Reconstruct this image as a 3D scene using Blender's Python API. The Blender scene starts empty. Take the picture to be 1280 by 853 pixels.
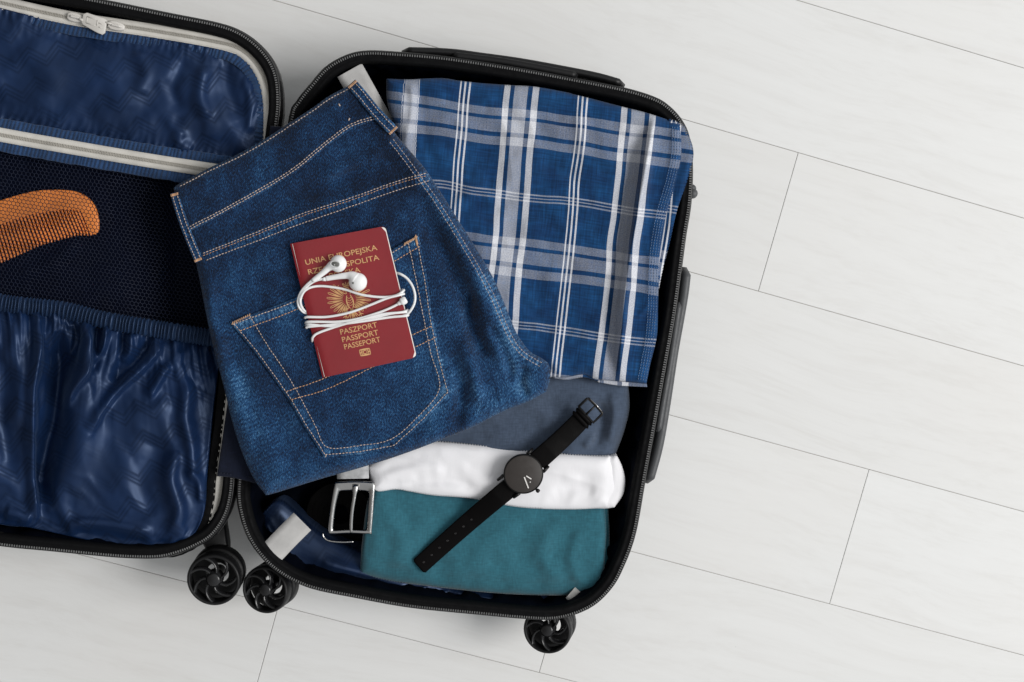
import bpy, math, random
import numpy as np
from mathutils import Matrix, Vector
from mathutils.bvhtree import BVHTree
random.seed(5); np.random.seed(5)
S = bpy.context.scene
C = S.collection

# ------------------------------------------------------------ camera, light, exposure
H = 1.46
RX, RY = -0.06977997, -0.06137992
F = 50 / 36 * 1280
cam = bpy.data.objects.new('camera', bpy.data.cameras.new('camera'))
C.objects.link(cam)
RM = Matrix.Rotation(RY, 3, 'Y') @ Matrix.Rotation(RX, 3, 'X')
cam.matrix_world = Matrix.Translation((0, 0, H)) @ RM.to_4x4()
cam.data.lens = 50; cam.data.sensor_width = 36; cam.data.clip_end = 50; cam.data.clip_start = .05
S.camera = cam

world = bpy.data.worlds.new('World'); S.world = world; world.use_nodes = True
# a plain room: the window side (right) is bright, the far side dim
wt = world.node_tree; bg = wt.nodes['Background']; bg.inputs[1].default_value = 1.0
tc = wt.nodes.new('ShaderNodeTexCoord'); sx = wt.nodes.new('ShaderNodeSeparateXYZ'); wt.links.new(tc.outputs['Generated'], sx.inputs[0])
mr = wt.nodes.new('ShaderNodeMapRange'); mr.inputs['From Min'].default_value = -.75; mr.inputs['From Max'].default_value = .85; wt.links.new(sx.outputs[0], mr.inputs['Value'])
cr_ = wt.nodes.new('ShaderNodeValToRGB'); wt.links.new(mr.outputs[0], cr_.inputs[0]); wt.links.new(cr_.outputs[0], bg.inputs[0])
cr_.color_ramp.elements[0].color = (.17, .165, .158, 1); cr_.color_ramp.elements[1].color = (.78, .81, .83, 1)

def area(name, loc, target, sx, sy, power, col):
    l = bpy.data.lights.new(name, 'AREA'); l.shape = 'RECTANGLE'; l.size = sx; l.size_y = sy
    l.energy = power; l.color = col
    o = bpy.data.objects.new(name, l); C.objects.link(o); o.location = loc
    o.rotation_euler = (Vector(target) - Vector(loc)).to_track_quat('-Z', 'Y').to_euler()
    return o
area('window_light', (4.2, -.3, 4.5), (0.1, 0, 0), 2.8, 2.8, 270, (1.0, .985, .965))
S.view_settings.view_transform = 'Standard'
S.view_settings.look = 'None'
S.view_settings.exposure = 0
S.view_settings.gamma = 1
S.cycles.max_bounces = 6
S.cycles.use_denoising = True

# ------------------------------------------------------------ geometry helpers
RN = np.array(RM)
def PA(x, y, z):
    """points of the photograph's plane carried to height z (arrays)"""
    x = np.asarray(x, float); y = np.asarray(y, float); z = np.asarray(z, float) + 0 * x
    d = np.stack([(x - 640) / F, -(y - 426.5) / F, -np.ones_like(x)], -1) @ RN.T
    t = (z - H) / d[..., 2]
    r = d * t[..., None]; r[..., 2] = z
    return r
def P(x, y, z):
    return Vector(PA(np.array([x]), np.array([y]), z)[0])
def cr(pts, n, closed=False, smooth=True):
    """resample a polyline (Catmull-Rom) to n evenly spaced points"""
    p = np.array(pts, float)
    if smooth and len(p) > 2:
        if closed: q = np.vstack([p[-1], p, p[0], p[1]])
        else: q = np.vstack([2 * p[0] - p[1], p, 2 * p[-1] - p[-2]])
        out = []
        for i in range(1, len(q) - 2):
            t = np.linspace(0, 1, 14, endpoint=False)[:, None]
            a, b, c, d = q[i - 1], q[i], q[i + 1], q[i + 2]
            out.append(.5 * (2 * b + (c - a) * t + (2 * a - 5 * b + 4 * c - d) * t * t + (3 * b - a - 3 * c + d) * t ** 3))
        out = np.vstack(out + [q[-2][None]])
    else:
        out = np.vstack([p, p[0]]) if closed else p
    s = np.concatenate([[0], np.cumsum(np.linalg.norm(np.diff(out, axis=0), axis=1))])
    t = np.linspace(0, s[-1], n + 1)[:-1] if closed else np.linspace(0, s[-1], n)
    return np.stack([np.interp(t, s, out[:, k]) for k in range(p.shape[1])], -1)
def plen(pts):
    p = np.array(pts, float); return np.linalg.norm(np.diff(p, axis=0), axis=1).sum()

def _h(i, j, s):
    n = (i.astype(np.int64) * 374761393 + j.astype(np.int64) * 668265263 + s * 1442695041) & 0xffffffff
    n = ((n ^ (n >> 13)) * 1274126177) & 0xffffffff
    return ((n ^ (n >> 16)) & 0xffff) / 65535.0
def vn(x, y, s=0):
    i = np.floor(x); j = np.floor(y); a = x - i; b = y - j
    a = a ** 3 * (a * (a * 6 - 15) + 10); b = b ** 3 * (b * (b * 6 - 15) + 10)
    return ((_h(i, j, s) * (1 - a) + _h(i + 1, j, s) * a) * (1 - b) + (_h(i, j + 1, s) * (1 - a) + _h(i + 1, j + 1, s) * a) * b) * 2 - 1
def fbm(x, y, sc, s=0, o=3, ang=0, asp=1):
    c, n = math.cos(ang), math.sin(ang)
    u = (x * c + y * n) / sc / asp; v = (-x * n + y * c) / sc
    r = 0; a = 1
    for k in range(o):
        r = r + a * vn(u, v, s + k); u = u * 2.03 + 7.1; v = v * 2.03 + 3.3; a *= .5
    return r
def crease(x, y, sc, s=0, o=2, ang=0, asp=1):
    return 1 - np.abs(fbm(x, y, sc, s, o, ang, asp)) * 1.6
def pdist(x, y, pts):
    """distance to a polyline, and parameter 0..1 along it, and signed side"""
    p = np.array(pts, float); L = np.linalg.norm(np.diff(p, axis=0), axis=1); cum = np.concatenate([[0], np.cumsum(L)])
    best = np.full(x.shape, 1e9); par = np.zeros(x.shape); side = np.zeros(x.shape)
    for i in range(len(p) - 1):
        d = p[i + 1] - p[i]
        t = np.clip(((x - p[i, 0]) * d[0] + (y - p[i, 1]) * d[1]) / (L[i] ** 2 + 1e-9), 0, 1)
        ex = x - p[i, 0] - t * d[0]; ey = y - p[i, 1] - t * d[1]
        q = np.hypot(ex, ey); m = q < best
        best = np.where(m, q, best); par = np.where(m, (cum[i] + t * L[i]) / cum[-1], par)
        side = np.where(m, np.sign(d[0] * ey - d[1] * ex), side)
    return best, par, side
def folds(x, y, lst, gain=1.0):
    z = 0
    for f in lst:
        pts, w, h = f[0], f[1], f[2]
        asym = f[3] if len(f) > 3 else 1
        d, t, s = pdist(x, y, cr(pts, 24))
        ww = np.where(s > 0, w * asym, w)
        z = z + h * np.exp(-(d / ww) ** 2) * np.clip(np.sin(np.pi * np.clip(t, .02, .98)) * 2.2, 0, 1)
    return z * gain

def tag(o, label=None, cat=None, group=None, kind=None):
    if label: o['label'] = label
    if cat: o['category'] = cat
    if group: o['group'] = group
    if kind: o['kind'] = kind
    return o
def thing(name, label, cat, loc, group=None):
    o = bpy.data.objects.new(name, None); C.objects.link(o); o.location = loc
    o.empty_display_size = .02
    return tag(o, label, cat, group)
WL = {}
def wloc(o):
    v = Vector((0, 0, 0))
    while o: v = v + o.location; o = o.parent
    return v
def mesh(name, V, Fc, mat, parent=None, smooth=True, loc=None, kind=None, uv=None, attr=None):
    V = np.asarray(V, float).reshape(-1, 3)
    base = Vector(loc) if loc is not None else (Vector((0, 0, 0)) if parent else Vector((V[:, 0].mean(), V[:, 1].mean(), V[:, 2].min())))
    off = (wloc(parent) if parent else Vector((0, 0, 0))) + base if loc is None or parent is None else Vector(loc)
    if parent is not None and loc is None: off = wloc(parent)
    W = V - np.array(off)
    me = bpy.data.meshes.new(name)
    me.from_pydata(W.tolist(), [], Fc if isinstance(Fc, list) else Fc.tolist())
    if smooth: me.polygons.foreach_set('use_smooth', [True] * len(me.polygons))
    if uv is not None:
        l = me.uv_layers.new(name='UVMap')
        vi = np.empty(len(me.loops), np.int32); me.loops.foreach_get('vertex_index', vi)
        l.data.foreach_set('uv', np.asarray(uv, np.float32)[vi].ravel())
    if attr:
        for k, a in attr.items():
            at = me.attributes.new(k, 'FLOAT', 'POINT'); at.data.foreach_set('value', np.asarray(a, np.float32).ravel())
    me.materials.append(mat)
    o = bpy.data.objects.new(name, me); C.objects.link(o)
    if parent is not None:
        o.parent = parent
        if loc is not None: o.location = Vector(loc) - wloc(parent)
    else: o.location = base
    if kind: o['kind'] = kind
    return o
def gridfaces(nv, nu, closed=False):
    i = np.arange(nv - 1)[:, None]; m = nu if closed else nu - 1
    j = np.arange(m)[None, :]; j2 = (j + 1) % nu
    return np.stack([i * nu + j, (i + 1) * nu + j, (i + 1) * nu + j2, i * nu + j2], -1).reshape(-1, 4)

class Surf:
    """a cloth surface: four photo-plane edges and a height function"""
    def __init__(s, T, R, B, L, step=1.7, smooth=(1, 1, 1, 1)):
        nu = int(max(plen(T), plen(B)) / step) + 2; nv = int(max(plen(L), plen(R)) / step) + 2
        t, b, l, r = cr(T, nu, smooth=smooth[0]), cr(B, nu, smooth=smooth[2]), cr(L, nv, smooth=smooth[3]), cr(R, nv, smooth=smooth[1])
        u = np.linspace(0, 1, nu)[None, :, None]; v = np.linspace(0, 1, nv)[:, None, None]
        X = (1 - v) * t[None] + v * b[None] + (1 - u) * l[:, None] + u * r[:, None] \
            - ((1 - u) * (1 - v) * t[0] + u * (1 - v) * t[-1] + (1 - u) * v * b[0] + u * v * b[-1])
        s.x, s.y = X[..., 0], X[..., 1]; s.nu, s.nv = nu, nv
        s.u = u[..., 0] + 0 * s.x; s.v = v[..., 0] + 0 * s.x
        s.out = np.vstack([t, r[1:], b[::-1][1:], l[::-1][1:-1]])
    def dist(s, x=None, y=None, out=None):
        x = s.x if x is None else x; y = s.y if y is None else y
        o = (s.out if out is None else out)[::2]
        f = np.stack([x.ravel(), y.ravel()], -1).astype(np.float32); r = np.empty(len(f), np.float32); o = o.astype(np.float32)
        for k in range(0, len(f), 20000):
            q = f[k:k + 20000]; r[k:k + 20000] = np.sqrt(((q[:, None] - o[None]) ** 2).sum(-1).min(1))
        return r.reshape(x.shape)
    def build(s, name, z, mat, parent, skirt=None, uv=None, attr=None, kind=None, inset=.002, V=None):
        V = (PA(s.x, s.y, z) if V is None else V).reshape(-1, 3); Fc = gridfaces(s.nv, s.nu)
        n = len(V); nu, nv = s.nu, s.nv
        U = np.stack([s.x, s.y], -1).reshape(-1, 2) / 100 if uv is None else uv.reshape(-1, 2)
        if skirt is not None:
            idx = np.concatenate([np.arange(nu), np.arange(1, nv) * nu + nu - 1, (nv - 1) * nu + np.arange(nu - 1)[::-1], np.arange(1, nv - 1)[::-1] * nu])
            c = V.mean(0); b = V[idx].copy(); d = c[:2] - b[:, :2]; d /= np.linalg.norm(d, axis=1)[:, None] + 1e-9
            rings = []
            zz = b[:, 2].copy()
            for k, (fr, ins) in enumerate(((.35, -.3), (.7, .1), (1, 1))):
                q = b.copy(); q[:, 2] = zz + (np.minimum(skirt, zz - .0005) - zz) * fr; q[:, :2] += d * inset * ins; rings.append(q)
            m = len(idx); V = np.vstack([V] + rings); prev = idx; add = []
            for k in range(3):
                cur = n + k * m + np.arange(m)
                add.append(np.stack([prev, np.roll(prev, -1), np.roll(cur, -1), cur], -1)); prev = cur
            Fc = np.vstack([Fc] + add); U = np.vstack([U] + [U[idx]] * 3)
            if attr: attr = {k: np.concatenate([np.asarray(a).ravel()] + [np.asarray(a).ravel()[idx]] * 3) for k, a in attr.items()}
        s.bvh = BVHTree.FromPolygons([Vector(v) for v in V], Fc.tolist())
        return mesh(name, V, Fc[:, ::-1], mat, parent, uv=U, attr=attr, kind=kind)
def _up(A, nv, nu):
    y = np.linspace(0, A.shape[0] - 1, nv); x = np.linspace(0, A.shape[1] - 1, nu)
    def w4(t):
        return np.stack([-.5 * t + t * t - .5 * t ** 3, 1 - 2.5 * t * t + 1.5 * t ** 3, .5 * t + 2 * t * t - 1.5 * t ** 3, -.5 * t * t + .5 * t ** 3], -1)
    def ax(A, p, n):
        i = np.clip(np.floor(p).astype(int), 0, n - 2); w = w4(p - i)
        return sum(A[np.clip(i + k - 1, 0, n - 1)] * w[:, k].reshape((-1,) + (1,) * (A.ndim - 1)) for k in range(4))
    A = ax(A, y, A.shape[0]); A = np.swapaxes(ax(np.swapaxes(A, 0, 1), x, A.shape[1]), 0, 1)
    return A
def relax(V0, su, sv, zlo, zhi, it=120, levels=(3, 2), noise=.0012, seed=1, bend=.25, gz=.00002, pin=None, blend=1.0, keep=.0):
    """let a sheet with surplus cloth (su, sv = surplus factors) buckle between zlo and zhi; position based dynamics, coarse to fine"""
    nv, nu = V0.shape[:2]; D = None
    rs = np.random.RandomState(seed)
    for lv in levels:
        mv, mu = max(8, nv // lv), max(8, nu // lv)
        R = _up(V0, mv, mu); X = R.copy() if D is None else R + _up(D, mv, mu)
        f = lambda a: _up((a if isinstance(a, np.ndarray) else np.full((nv, nu), a))[..., None], mv, mu)[..., 0]
        SU, SV, LO, HI = f(su), f(sv), f(zlo), f(zhi)
        PN = np.zeros((mv, mu), bool); PN[0] = PN[-1] = True; PN[:, 0] = PN[:, -1] = True
        if pin is not None: PN |= f(pin.astype(float)) > .5
        X[..., 2] += noise * rs.randn(mv, mu) * (~PN) * (1 if D is None else .3)
        W = np.where(PN, 0., 1.)[..., None]; XP = X.copy()
        C_ = []
        def con(a, b, sc, k):
            sa = tuple(slice(*q) for q in a); sb = tuple(slice(*q) for q in b)
            C_.append((sa, sb, np.linalg.norm(R[sb] - R[sa], axis=-1) * sc, k))
        N = None
        for p_ in (0, 1):
            n1 = (mu - 1 - p_) // 2; n2 = (mv - 1 - p_) // 2
            a = ((0, N), (p_, p_ + 2 * n1, 2)); b = ((0, N), (p_ + 1, p_ + 1 + 2 * n1, 2)); con(a, b, SU[:, p_:p_ + 2 * n1:2], 1)
            a = ((p_, p_ + 2 * n2, 2), (0, N)); b = ((p_ + 1, p_ + 1 + 2 * n2, 2), (0, N)); con(a, b, SV[p_:p_ + 2 * n2:2], 1)
            S_ = (SU + SV) / 2
            a = ((p_, p_ + 2 * n2, 2), (0, mu - 1)); b = ((p_ + 1, p_ + 1 + 2 * n2, 2), (1, mu)); con(a, b, S_[p_:p_ + 2 * n2:2, :mu - 1], .15)
            a = ((p_, p_ + 2 * n2, 2), (1, mu)); b = ((p_ + 1, p_ + 1 + 2 * n2, 2), (0, mu - 1)); con(a, b, S_[p_:p_ + 2 * n2:2, 1:], .15)
        for p_ in (0, 1, 2, 3):
            m = (mu - 2 - p_ + 3) // 4
            if m > 0:
                c_ = list(range(p_, mu - 2, 4)); a = ((0, N), (p_, mu - 2, 4)); b = ((0, N), (p_ + 2, p_ + 2 + 4 * (len(c_) - 1) + 1, 4)); con(a, b, SU[:, p_:mu - 2:4], bend)
            c_ = list(range(p_, mv - 2, 4))
            if c_: a = ((p_, mv - 2, 4), (0, N)); b = ((p_ + 2, p_ + 2 + 4 * (len(c_) - 1) + 1, 4), (0, N)); con(a, b, SV[p_:mv - 2:4], bend)
        for t in range(it if D is None else it // 2):
            vel = (X - XP) * .9; XP = X.copy(); X = X + vel * W; X[..., 2] -= gz * W[..., 0]
            for _ in range(2):
                for sa, sb, L, k in C_:
                    d = X[sb] - X[sa]; l = np.sqrt((d * d).sum(-1)) + 1e-9; wa, wb = W[sa], W[sb]
                    c_ = ((l - L) / l * k / (wa[..., 0] + wb[..., 0] + 1e-9))[..., None] * d
                    X[sa] += c_ * wa; X[sb] -= c_ * wb
            z = X[..., 2]; X[..., 2] = np.where(PN, z, np.clip(z, LO, HI))
            if keep: X[..., 2] += (R[..., 2] - X[..., 2]) * keep * W[..., 0]
        D = X - R
    return V0 + _up(D, nv, nu) * blend
def edge(d, R, h):
    t = np.clip(1 - d / R, 0, 1); return -h * (1 - np.sqrt(np.clip(1 - t * t, 0, 1)))
CAMP = Vector((0, 0, H))
def hit(bvh, x, y):
    d = Vector(PA(np.array([x]), np.array([y]), 0)[0]) - CAMP
    d.normalize(); r = bvh.ray_cast(CAMP, d)
    return r[0], r[1]

class MB:
    def __init__(s): s.V = []; s.F = []; s.n = 0
    def add(s, V, Fc):
        s.V.append(np.asarray(V, float).reshape(-1, 3)); s.F += [[a + s.n for a in f] for f in Fc]; s.n += len(s.V[-1]); return s
    def tube(s, pts, r, k=8, cap=True, flat=1.0):
        p = np.array(pts, float); n = len(p); r = np.full(n, r) if np.isscalar(r) else np.asarray(r)
        V = []
        tg = np.gradient(p, axis=0); tg /= np.linalg.norm(tg, axis=1)[:, None] + 1e-12
        for i in range(n):
            up = np.array([0, 0, 1.]);
            if abs(tg[i] @ up) > .95: up = np.array([1., 0, 0])
            a = np.cross(tg[i], up); a /= np.linalg.norm(a); b = np.cross(a, tg[i])
            for j in range(k):
                t = 2 * math.pi * j / k; V.append(p[i] + r[i] * (a * math.cos(t) + b * math.sin(t) * flat))
        Fc = [[i * k + j, i * k + (j + 1) % k, (i + 1) * k + (j + 1) % k, (i + 1) * k + j] for i in range(n - 1) for j in range(k)]
        if cap: Fc += [list(range(k))[::-1], [(n - 1) * k + j for j in range(k)]]
        return s.add(V, Fc)
    def box(s, c, ax, ay, az):
        c, ax, ay, az = map(lambda q: np.array(q, float), (c, ax, ay, az))
        V = [c + i * ax + j * ay + k * az for i in (-1, 1) for j in (-1, 1) for k in (-1, 1)]
        return s.add(V, [[0, 1, 3, 2], [4, 6, 7, 5], [0, 4, 5, 1], [2, 3, 7, 6], [0, 2, 6, 4], [1, 5, 7, 3]])
    def lathe(s, c, prof, n=32, M=None):
        M = np.array(M) if M is not None else np.eye(3); c = np.array(c, float); V = []
        for r, z in prof:
            for j in range(n):
                t = 2 * math.pi * j / n; V.append(c + M @ np.array([r * math.cos(t), r * math.sin(t), z]))
        k = len(prof)
        Fc = [[i * n + j, i * n + (j + 1) % n, (i + 1) * n + (j + 1) % n, (i + 1) * n + j] for i in range(k - 1) for j in range(n)]
        return s.add(V, Fc)
    def prism(s, poly, z0, z1, bev=0):
        """poly: world xy list, extruded z0..z1 with a small bevel on top"""
        p = np.array(poly, float); n = len(p); c = p.mean(0)
        rings = [(p, z0), (p, z1 - bev)]
        if bev:
            e = np.roll(p, -1, 0) - np.roll(p, 1, 0); nn = np.stack([-e[:, 1], e[:, 0]], -1); nn /= np.linalg.norm(nn, axis=1)[:, None] + 1e-12
            if ((c - p) * nn).sum() < 0: nn = -nn
            rings.append((p + nn * bev * .4, z1 - bev * .3)); rings.append((p + nn * bev, z1))
        V = np.vstack([np.column_stack([q, np.full(n, z)]) for q, z in rings]); k = len(rings)
        Fc = [[i * n + j, i * n + (j + 1) % n, (i + 1) * n + (j + 1) % n, (i + 1) * n + j] for i in range(k - 1) for j in range(n)]
        Fc += [[(k - 1) * n + j for j in range(n)], list(range(n))[::-1]]
        return s.add(V, Fc)
    def build(s, name, mat, parent=None, smooth=True, kind=None, loc=None, sharp=None):
        o = mesh(name, np.vstack(s.V), s.F, mat, parent, smooth, loc, kind)
        if sharp: o.data.set_sharp_from_angle(angle=math.radians(sharp))
        return o
def pxy(pts, z): return [tuple(P(x, y, z)[:2]) for x, y in pts]

# ------------------------------------------------------------ materials
class NT:
    def __init__(s, name):
        s.m = bpy.data.materials.new(name); s.m.use_nodes = True; s.t = s.m.node_tree; s.b = s.t.nodes['Principled BSDF']
    def n(s, ty, **k):
        o = s.t.nodes.new(ty)
        for a, v in k.items():
            if a.startswith('i_'):
                nm = a[2:]; o.inputs[int(nm) if nm.isdigit() else nm].default_value = v
            else: setattr(o, a, v)
        return o
    def l(s, a, b): s.t.links.new(a, b)
    def math(s, op, a, b=None):
        o = s.t.nodes.new('ShaderNodeMath'); o.operation = op
        for i, v in enumerate((a, b)):
            if v is None: continue
            if isinstance(v, (int, float)): o.inputs[i].default_value = v
            else: s.l(v, o.inputs[i])
        return o.outputs[0]
    def ramp(s, fac, stops, interp='LINEAR'):
        o = s.t.nodes.new('ShaderNodeValToRGB'); o.color_ramp.interpolation = interp; e = o.color_ramp.elements
        while len(e) < len(stops): e.new(.5)
        for k, (p, c) in enumerate(stops):
            e[k].position = p; e[k].color = (*c, 1) if isinstance(c, (tuple, list)) else (c, c, c, 1)
        if fac is not None: s.l(fac, o.inputs[0])
        return o.outputs[0]
    def mix(s, fac, a, b, mode='MIX'):
        o = s.t.nodes.new('ShaderNodeMix'); o.data_type = 'RGBA'; o.blend_type = mode
        for i, v in ((0, fac), (6, a), (7, b)):
            if isinstance(v, (int, float)): o.inputs[i].default_value = v
            elif isinstance(v, tuple): o.inputs[i].default_value = (*v, 1)
            else: s.l(v, o.inputs[i])
        return o.outputs[2]
    def co(s, which='UV', scale=(1, 1, 1), rot=0):
        tc = s.n('ShaderNodeTexCoord'); mp = s.n('ShaderNodeMapping'); mp.inputs['Scale'].default_value = scale; mp.inputs['Rotation'].default_value[2] = rot
        s.l(tc.outputs[which], mp.inputs[0]); return mp.outputs[0]
    def noise(s, v, scale, detail=3, rough=.5):
        o = s.n('ShaderNodeTexNoise', i_Scale=scale, i_Detail=detail, i_Roughness=rough); s.l(v, o.inputs['Vector']); return o.outputs['Fac']
    def bump(s, h, strength, dist=.001):
        o = s.n('ShaderNodeBump'); o.inputs['Strength'].default_value = strength; o.inputs['Distance'].default_value = dist
        s.l(h, o.inputs['Height']); s.l(o.outputs[0], s.b.inputs['Normal'])
def plain(name, col, rough=.5, metal=0, vary=.12, scale=60, bump=.15, bscale=900, **k):
    t = NT(name); v = t.co('Object')
    n = t.noise(v, scale, 4)
    c = t.ramp(n, [(.3, tuple(a * (1 - vary) for a in col)), (.7, tuple(min(1, a * (1 + vary)) for a in col))])
    t.l(c, t.b.inputs['Base Color'])
    r = t.ramp(t.noise(v, scale * 3, 3), [(.3, max(.02, rough * .85)), (.7, min(1, rough * 1.15))]); t.l(r, t.b.inputs['Roughness'])
    t.b.inputs['Metallic'].default_value = metal
    if bump: t.bump(t.noise(v, bscale, 2), bump, .0004)
    for a, b in k.items(): t.b.inputs[a.replace('_', ' ')].default_value = b
    return t.m
def fabric(name, col, vary=.18, sheen=.3, weave=1.0, rough=.9, tint=None, patch=3.0, spec=.2):
    """cotton cloth; UV is in 100-pixel units"""
    t = NT(name); v = t.co('UV')
    n1 = t.noise(v, patch, 5, .6); n2 = t.noise(t.co('UV', (1, .22, 1)), 48, 2); n3 = t.noise(t.co('UV', (.22, 1, 1)), 48, 2)
    w = t.math('ADD', n2, n3)
    a = t.ramp(n1, [(.3, tuple(c * (1 - vary) for c in col)), (.7, tuple(min(1, c * (1 + vary)) for c in col))])
    g = t.ramp(w, [(.35, .86), (.72, 1.0)]) if col[0] > .5 else t.ramp(t.math('MULTIPLY', w, .5), [(.3, .78), (.5, 1.0), (.7, 1.25)])
    t.l(t.mix(1, a, g, 'MULTIPLY'), t.b.inputs['Base Color'])
    t.b.inputs['Roughness'].default_value = rough; t.b.inputs['Specular IOR Level'].default_value = spec
    t.b.inputs['Sheen Weight'].default_value = sheen; t.b.inputs['Sheen Roughness'].default_value = .5
    t.bump(w, .15 * weave, .0006)
    return t.m

def mat_floor():
    t = NT('white_laminate')
    oi = t.n('ShaderNodeObjectInfo'); tc = t.n('ShaderNodeTexCoord')
    ad = t.n('ShaderNodeVectorMath', operation='ADD'); t.l(tc.outputs['Object'], ad.inputs[0])
    sc = t.n('ShaderNodeVectorMath', operation='SCALE'); t.l(oi.outputs['Random'], sc.inputs[0]); sc.inputs['Scale'].default_value = 1
    cb = t.n('ShaderNodeCombineXYZ'); t.l(t.math('MULTIPLY', oi.outputs['Random'], 9), cb.inputs[0]); t.l(t.math('MULTIPLY', oi.outputs['Random'], 17), cb.inputs[1])
    t.l(cb.outputs[0], ad.inputs[1])
    mp = t.n('ShaderNodeMapping'); mp.inputs['Scale'].default_value = (1.2, 9, 1); t.l(ad.outputs[0], mp.inputs[0])
    warp = t.n('ShaderNodeTexNoise', i_Scale=3.0, i_Detail=2.0); t.l(ad.outputs[0], warp.inputs['Vector'])
    ws = t.n('ShaderNodeVectorMath', operation='SCALE'); t.l(warp.outputs['Color'], ws.inputs[0]); ws.inputs['Scale'].default_value = .55
    a2 = t.n('ShaderNodeVectorMath', operation='ADD'); t.l(mp.outputs[0], a2.inputs[0]); t.l(ws.outputs[0], a2.inputs[1])
    g1 = t.noise(a2.outputs[0], 5.5, 6, .62); g2 = t.noise(a2.outputs[0], 26, 4, .6)
    wv = t.n('ShaderNodeTexWave', bands_direction='Y', i_Scale=1.3); wv.inputs['Distortion'].default_value = 9; wv.inputs['Detail'].default_value = 3; wv.inputs['Detail Scale'].default_value = 1.2
    t.l(a2.outputs[0], wv.inputs['Vector'])
    g = t.math('ADD', t.math('MULTIPLY', g1, .5), t.math('ADD', t.math('MULTIPLY', g2, .42), t.math('MULTIPLY', wv.outputs['Fac'], .08)))
    c = t.ramp(g, [(.28, (.712, .705, .694)), (.5, (.762, .761, .756)), (.72, (.785, .786, .783))])
    warm = t.ramp(t.noise(ad.outputs[0], 4, 2), [(.45, 0), (.8, 1)])
    c = t.mix(t.math('MULTIPLY', warm, .35), c, (.75, .725, .70))
    tone = t.ramp(oi.outputs['Random'], [(0, (.955, .95, .94)), (1, (1.0, 1.0, .995))])
    c = t.mix(1, c, tone, 'MULTIPLY')
    sp = t.n('ShaderNodeTexVoronoi', i_Scale=14.0); t.l(ad.outputs[0], sp.inputs['Vector'])
    speck = t.ramp(sp.outputs['Distance'], [(.004, .75), (.008, 1.0)])
    t.l(t.mix(1, c, speck, 'MULTIPLY'), t.b.inputs['Base Color'])
    t.b.inputs['Roughness'].default_value = .5; t.b.inputs['Specular IOR Level'].default_value = .35
    t.bump(g2, .12, .0004)
    return t.m

def mat_nylon(name, col, chevron=True, rough=.42, spec=.95):
    t = NT(name); v = t.co('UV', (1, 1, 1), .22); sp = t.n('ShaderNodeSeparateXYZ'); t.l(v, sp.inputs[0])
    base = t.mix(t.ramp(t.noise(t.co('UV'), 1.6, 3), [(.35, 0), (.65, 1)]), tuple(c * .8 for c in col), tuple(c * 1.2 for c in col))
    if chevron:
        tri = t.math('PINGPONG', sp.outputs[0], .19)
        q = t.math('ADD', t.math('MULTIPLY', tri, .85), sp.outputs[1])
        q = t.math('FRACT', t.math('MULTIPLY', q, 2.6))
        ln = t.ramp(q, [(0, 0), (.10, 1), (.2, 0), (.27, 1), (.34, 0), (.41, 1), (.52, 0), (1, 0)], 'EASE')
        ln = t.math('MULTIPLY', ln, t.ramp(t.noise(t.co('UV'), 1.3, 2), [(.38, .25), (.55, 1)]))
        base = t.mix(t.math('MULTIPLY', ln, .5), base, tuple(c * .35 for c in col))
        t.l(t.math('ADD', t.math('MULTIPLY', ln, .16), rough), t.b.inputs['Roughness'])
    else: t.b.inputs['Roughness'].default_value = rough
    t.l(base, t.b.inputs['Base Color'])
    t.b.inputs['Specular IOR Level'].default_value = spec
    if chevron: t.l(t.math('SUBTRACT', spec, t.math('MULTIPLY', ln, spec * .32)), t.b.inputs['Specular IOR Level'])
    t.b.inputs['Specular Tint'].default_value = (.50, .66, 1, 1)
    t.b.inputs['Sheen Weight'].default_value = .12 * (spec > .5); t.b.inputs['Sheen Roughness'].default_value = .35; t.b.inputs['Sheen Tint'].default_value = (.35, .55, 1, 1)
    t.bump(t.math('ADD', t.noise(t.co('UV'), 4, 2, .5), t.math('MULTIPLY', t.noise(t.co('UV'), 90, 2), .03)), .12, .0016)
    return t.m

def mat_denim():
    t = NT('indigo_denim'); v = t.co('UV', (1, 1, 1), .3)
    big = t.noise(v, 1.5, 5, .6); mid = t.noise(t.co('UV', (1.6, .55, 1), .45), 9, 4, .65)
    fine = t.ramp(t.noise(t.co('UV', (1.0, .42, 1), .35), 80, 2, .7), [(.30, 0), (.70, 1)])
    tw = t.n('ShaderNodeTexWave', i_Scale=26.0); tw.bands_direction = 'DIAGONAL'; tw.inputs['Distortion'].default_value = 1.2; tw.inputs['Detail'].default_value = 2; tw.inputs['Detail Scale'].default_value = 3
    t.l(t.co('UV'), tw.inputs['Vector'])
    f = t.math('ADD', t.math('MULTIPLY', big, .26), t.math('ADD', t.math('MULTIPLY', mid, .22), t.math('ADD', t.math('MULTIPLY', fine, .42), t.math('MULTIPLY', tw.outputs['Fac'], .09))))
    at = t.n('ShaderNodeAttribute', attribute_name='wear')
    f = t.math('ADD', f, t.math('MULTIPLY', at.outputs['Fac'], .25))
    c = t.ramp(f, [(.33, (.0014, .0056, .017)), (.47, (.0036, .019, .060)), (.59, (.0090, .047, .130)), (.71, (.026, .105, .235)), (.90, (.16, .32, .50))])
    t.l(c, t.b.inputs['Base Color']); t.b.inputs['Roughness'].default_value = .88; t.b.inputs['Specular IOR Level'].default_value = .2
    t.b.inputs['Sheen Weight'].default_value = .12
    t.bump(t.math('ADD', fine, t.math('MULTIPLY', mid, .8)), .45, .0014)
    return t.m

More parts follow.
